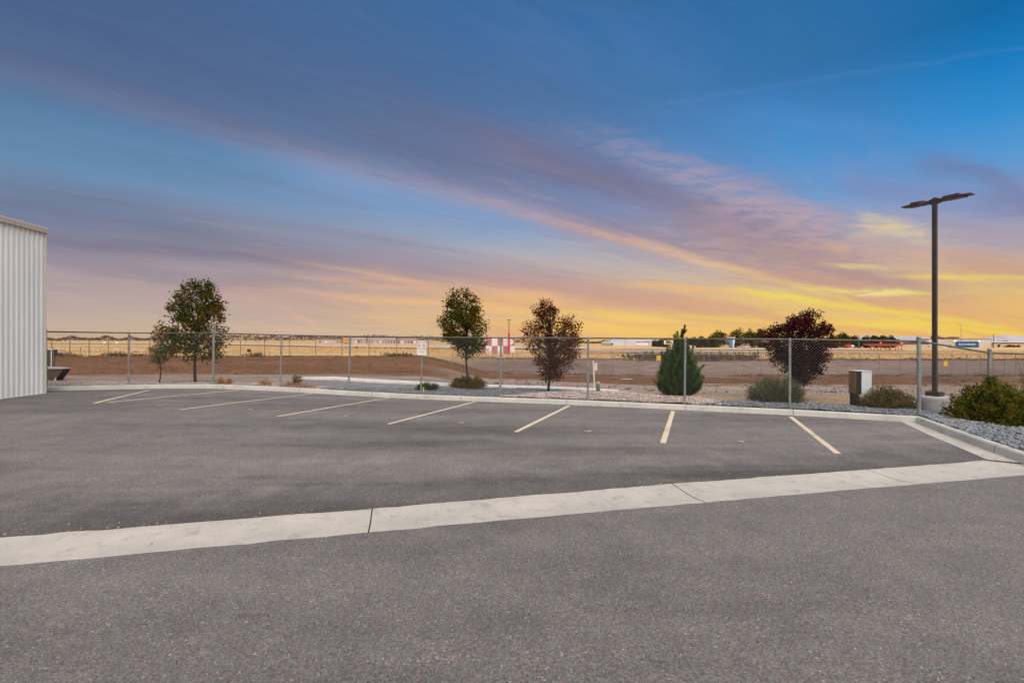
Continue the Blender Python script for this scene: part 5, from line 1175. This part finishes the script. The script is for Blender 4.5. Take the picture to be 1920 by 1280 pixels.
Y = 400.; s_ = Y/F; X = lambda x: (x-CX)*s_; Zz = lambda y: CAMH-(y-HY)*s_
sh = empty('long_shed', (X(1700), Y, Zz(652)), 'long open fronted shed with a white roof edge behind the red antenna', 'building')
MB().box((X(1703), Y+4, (Zz(641)+Zz(652))/2-1), (74*s_, 8, Zz(641)-Zz(652)+2)).build('wall', M['roof_d'], sh)
MB().box((X(1702), Y+3.6, Zz(640.4)), (84*s_, 9.5, .55)).build('roof', M['chk_white'], sh)
MB().box((X(1708), Y-.3, (Zz(646)+Zz(652))/2-.5), (62*s_, .4, Zz(646)-Zz(652)+1)).build('low_wall', M['store_wall'], sh)
# left horizon wood: one mass
rng = np.random.default_rng(3); PXs = rng.uniform(-200, 860, 9000); Yd = rng.uniform(620, 700, 9000)
hh = 2.0+6.*noise1(PXs*.045, 2)**1.6+1.5*noise1(PXs*.22, 3)
hh = np.where((PXs > 585) & (PXs < 790), hh*.8+1., hh); c = np.column_stack([(PXs-CX)/F*Yd, Yd, CAMH-(637.2-HY)/F*Yd+rng.random(9000)**.8*hh*.9-.6])
V, Fq = leaf_quads(c, rng.normal(size=(9000, 3)), 1.6, 1.4, rng); tag(fast_mesh('distant_woodland', V, Fq, M['far_wood'], tint=rng.random(9000)), 'low dark line of trees along the left horizon', 'woodland', kind='stuff')
PXs = rng.uniform(960, 2100, 9000); Yd = rng.uniform(640, 760, 9000); hh = 1.5+5*noise1(PXs*.06, 12)**1.5
c = np.column_stack([(PXs-CX)/F*Yd, Yd, zs((PXs-CX)/F*Yd, Yd)+rng.random(9000)*hh*1.3])
V, Fq = leaf_quads(c, rng.normal(size=(9000, 3)), 1.7, 1.4, rng); tag(fast_mesh('distant_woodland', V, Fq, M['far_wood'], tint=rng.random(9000)), 'low brown line of scrub along the right horizon', 'woodland', kind='stuff')
# tapered blue and white pylon sign
Y = 190.; s_ = Y/F; X = lambda x: (x-CX)*s_; Zz = lambda y: CAMH-(y-HY)*s_
py_ = empty('pylon_sign', (X(1373), Y, Zz(653)), 'tapered blue and white sign pylon among the distant trees', 'sign')
prism(MB(), [(X(1367.2), Zz(633)), (X(1370), Zz(652)), (X(1374), Zz(652.6)), (X(1374), Zz(633))], Y, Y+1).build('blue_side', plain('pylon_blue', (.06, .20, .36), .5), py_)
prism(MB(), [(X(1374), Zz(633)), (X(1374), Zz(652.6)), (X(1376), Zz(652.)), (X(1378.6), Zz(633))], Y+.02, Y+1).build('white_side', plain('pylon_white', (.62, .62, .68), .5), py_)
MB().box((X(1372.9), Y+.5, Zz(632.6)), (11.6*s_, 1.1, .22)).build('cap', M['chk_white'], py_)
Y = 210.; s_ = Y/F; py2 = empty('roadside_sign', (X(1252), Y, Zz(650)), 'small white sign box with a yellow strip left of the juniper top', 'sign')
MB().box((X(1246.6), Y, Zz(641.5)), (3.2*s_, .3, 7*s_)).build('sign_box', M['chk_white'], py2); MB().box((X(1253), Y+.1, Zz(644.6)), (15*s_, .3, 1.5*s_)).build('yellow_strip', M['yellow'], py2); MB().box((X(1253), Y+.5, Zz(640.6)), (10*s_, .4, 4.6*s_)).build('dark_panel', M['roof_d'], py2); MB().box((X(1252), Y+.3, Zz(649)), (.2, .2, 8*s_)).build('post', M['dull'], py2)
# red antenna row with white beam
Y = 165.; s_ = Y/F; ar = empty('antenna_array', (X(1660), Y, Zz(662)), 'low red lattice antenna row with two red lights and a white beam', 'antenna')
MB().box((X(1660), Y, Zz(647)), (66*s_, .25, 1.8*s_)).build('beam', M['rust_red'], ar); MB().box((X(1662), Y+1.2, Zz(644.2)), (60*s_, .2, .5*s_)).build('beam', M['rust_red'], ar)
for x in (1633.5, 1639.5, 1646, 1651.5, 1662, 1668, 1669.5, 1679, 1684.5, 1690.5): MB().box((X(x), Y+.1, (Zz(661.5)+Zz(647))/2), (.16, .16, 14.5*s_)).build('leg', M['rust_red'], ar)
for x in (1625, 1634, 1643, 1652, 1661, 1670, 1679, 1688): MB().box((X(x), Y+.6, Zz(645.6)), (.14, 1.6, 3.6*s_)).build('element', M['rust_red'], ar)
MB().box((X(1672), Y-.5, Zz(659.4)), (39*s_, .5, 2.6*s_)).build('white_beam', M['chk_white'], ar)
M['red_lamp'] = plain('red_lamp', (.8, .05, .02), .4, emit=(1, .06, .02, 3.))
for x, y in ((1651.5, 642.6), (1690.8, 643.4)): MB().lathe((X(x), Y, Zz(y)), [(.03, -.26), (.22, -.16), (.27, 0), (.22, .16), (.05, .26)], 10).build('red_light', M['red_lamp'], ar)
# red and white vehicle and two pale cars
def far_car(name, lab, cat, x0, x1, yt, yb, Y, mats, group=None):
    s_ = Y/F; X = lambda x: (x-CX)*s_; Zz = lambda y: CAMH-(y-HY)*s_; L = X(x1)-X(x0); H = Zz(yt)-Zz(yb); z0 = Zz(yb)
    r = empty(name, (X((x0+x1)/2), Y, z0), lab, cat, group)
    if cat == 'truck':
        MB().box((X(x0)+L*.32, Y, z0+H*.56), (L*.62, 2., H*.74)).build('box_body', M[mats[0]], r, bevel=.08); prism(MB(), [(X(x0)+L*.65, z0+H*.2), (X(x1), z0+H*.2), (X(x1)-L*.02, z0+H*.5), (X(x1)-L*.14, z0+H*.82), (X(x0)+L*.65, z0+H*.86)], Y-.95, Y+.95).build('cab', M[mats[1]], r)
    else:
        prism(MB(), [(X(x0), z0+H*.22), (X(x1), z0+H*.22), (X(x1), z0+H*.52), (X(x1)-L*.2, z0+H*.6), (X(x0)+L*.1, z0+H*.62), (X(x0), z0+H*.55)], Y-.85, Y+.85).build('body', M[mats[0]], r, bevel=.05)
        prism(MB(), [(X(x0)+L*.16, z0+H*.58), (X(x1)-L*.26, z0+H*.58), (X(x1)-L*.4, z0+H), (X(x0)+L*.3, z0+H)], Y-.75, Y+.75).build('cabin', M['dark_win'], r)
    for f in (.2, .8):
        for yy in (-.8, .8):
            m_ = MB(); m_.lathe((0, 0, 0), [(H*.22, -.1), (H*.22, .1)], 12); m_.v = [(X(x0)+L*f+a, Y+yy+c_, z0+H*.22+b) for a, b, c_ in m_.v]; m_.build('wheel', M['black'], r)
far_car('box_truck', 'red and white truck parked right of the purple tree', 'truck', 1585, 1600, 645.2, 651.5, 290, ('red_paint', 'chk_white'))
far_car('parked_car', 'pale car parked right of the blue pylon, the left one', 'car', 1384, 1392.5, 647.6, 651.8, 285, ('hangar_white',), 'pale cars parked under the distant trees')
far_car('parked_car', 'pale car nearest the purple tree, with dark windows', 'car', 1393.5, 1405, 646.6, 652.6, 270, ('chk_white',), 'pale cars parked under the distant trees')
far_car('parked_car', 'pale car directly right of the juniper top', 'car', 1289, 1303, 645.4, 652, 275, ('chk_white',), 'pale cars parked under the distant trees')
# slender masts
def mast(name, lab, x, yt, yb, Y, r_, arm=None):
    s_ = Y/F; X = lambda x: (x-CX)*s_; Zz = lambda y: CAMH-(y-HY)*s_
    m_ = empty(name, (X(x), Y, Zz(yb)), lab, 'light pole'); MB().tube([(X(x), Y, Zz(yb)-1), (X(x), Y, Zz(yt))], [r_, r_*.5], 6).build('pole', M['dull'], m_)
    if arm: MB().tube([(X(x), Y, Zz(yt)), (X(x)+arm*s_*.5, Y, Zz(yt)+2*s_), (X(x)+arm*s_, Y, Zz(yt)+2.8*s_)], r_*.5, 5).build('arm', M['dull'], m_)
mast('street_light', 'very tall thin street light with curved arm above the far store', 1802, 608, 652, 380, .22, -9)
mast('light_pole', 'grey pole at the left end of the beige far right building', 1863, 626, 654, 300, .3)
mast('light_pole', 'short pale pole among the distant trees right of the red truck', 1610.5, 631.5, 652, 260, .24)
# small field markers
M['lamp_amber'] = plain('amber_lamp', (.9, .5, .1), .5, emit=(1, .5, .12, 2.))
for x, y, lab in ((195.5, 642.3, 'amber runway light, the left of two on the left field'), (219, 642.4, 'amber runway light, the right of two on the left field')):
    Y = 230.; q = at(x, y, Y); r = empty('runway_light', (q.x, Y, float(zs(q.x, Y))), lab, 'runway light', 'amber runway lights')
    MB().lathe((q.x, Y, q.z), [(.1, -.28), (.30, -.15), (.34, 0), (.28, .2), (.05, .28)], 10).build('lens', M['lamp_amber'], r); MB().tube([(q.x, Y, float(zs(q.x, Y))-.1), (q.x, Y, q.z-.25)], .05, 6).build('stem', M['dull'], r)
q = at(151, 653, 60); r = empty('field_marker', (q.x, 60, float(zs(q.x, 60))), 'small dark diamond marker on a thin stake, left field behind the fence', 'marker')
MB().box((q.x, 60, q.z), (.20, .02, .20), ax=(1, 0, 1), az=(-1, 0, 1)).build('plate', M['dull'], r); MB().box((q.x, 60.03, (q.z+float(zs(q.x, 60)))/2), (.05, .03, q.z-float(zs(q.x, 60))+.2)).build('stake', M['dull'], r)
q = at(467, 657.4, 66); tag(MB().lathe((q.x, 66, q.z), [(.1, -.22), (.28, -.12), (.30, .05), (.18, .22)], 12).build('field_drum', M['black']), 'small black drum standing in the dry field behind the left fence', 'drum')
q = at(669, 651.2, 110); tag(MB().box((q.x, 110, q.z), (.55, .4, .34), ax=(1, .2, 0)).build('field_box', M['black'], bevel=.05), 'tiny black box in the field right of the orange board', 'box')

# grit, dead leaves and pebbles swept against the kerb and the gutter
rng = np.random.default_rng(123); n = 900; xs = rng.uniform(-14, 8.6, n); side = rng.random(n)
yk = kerbY(xs)-rng.exponential(.12, n)-.02; yg = gu(xs)+rng.exponential(.10, n)-.02; ya = rng.uniform(2.6, 12, n)
ys_ = np.where(side < .42, yk, np.where(side < .72, yg, ya)); ok = ys_ < kerbY(xs)-.02; xs, ys_ = xs[ok], ys_[ok]; n = len(xs)
c = np.column_stack([xs, ys_, zlot(xs, ys_)+.022]); d = rng.normal(size=(n, 3))*np.array([1, 1, .25])
V, Fq = leaf_quads(c, d, .026, .018, rng)
tag(fast_mesh('leaf_litter', V, Fq, M['dry'], tint=rng.random(n)), 'scattered dead leaves and grit on the asphalt along kerb and gutter', 'leaf litter', kind='stuff')
q = P(1262, 741); rng = np.random.default_rng(5); n = 900; a = rng.normal(0, .45, n); b_ = rng.normal(0, .3, n)
c = np.column_stack([q.x+a, q.y+b_-.1, zs(q.x+a, q.y+b_-.1)+.02]); V, Fq = leaf_quads(c, rng.normal(size=(n, 3))*np.array([1, 1, .3]), .05, .012, rng)
tag(fast_mesh('needle_litter', V, Fq, M['straw'], tint=rng.random(n)), 'tan dry needles lying around the foot of the juniper', 'leaf litter', kind='stuff')

# clods and stones on the bare bank and the track
rng = np.random.default_rng(321); n = 3000
Yc_ = 20+rng.random(n)**1.3*31; b_ = rng.uniform(-1.08, 1.08, n); xs = b_*Yc_; keep = (Yc_-kerbY(xs) > 8.) & (Yc_-kerbY(xs) < 36.5); xs = xs[keep]; Yc_ = Yc_[keep]; n = len(xs)
s_ = (.02+.06*rng.random(n)**3)[:, None, None]
v = ICO_V[None]*s_*rng.uniform(.5, 1.4, (n, 6, 1)); v[..., 0] *= 1.5; v[..., 2] *= .6
VV = v+np.stack([xs, Yc_, zs(xs, Yc_)-.02], -1)[:, None]
M['clod'] = stonemat('clod', [(.14, .075, .045), (.20, .11, .065), (.24, .15, .10), (.10, .06, .04), (.28, .20, .15)])
tag(fast_mesh('dirt_clods', VV.reshape(-1, 3), (ICO_F[None]+np.arange(n)[:, None, None]*6).reshape(-1, 3), M['clod'], tint=np.repeat(rng.random(n), 8)), 'brown clods and stones strewn over the bare dirt bank', 'dirt clods', kind='stuff')
W_ = []
for _ in range(520):
    Y = 24+rnd.random()*26; x = rnd.uniform(-1.05, 1.05)*Y
    if 5 < Y-float(kerbY(x)) < 36: W_.append((x, Y, rnd.uniform(.3, 1.)))
weeds('bank_face_weeds', 'sparse small dry weeds dotting the brown bank', W_, 'weed_dark', .16, .03, 12, .25, 87)
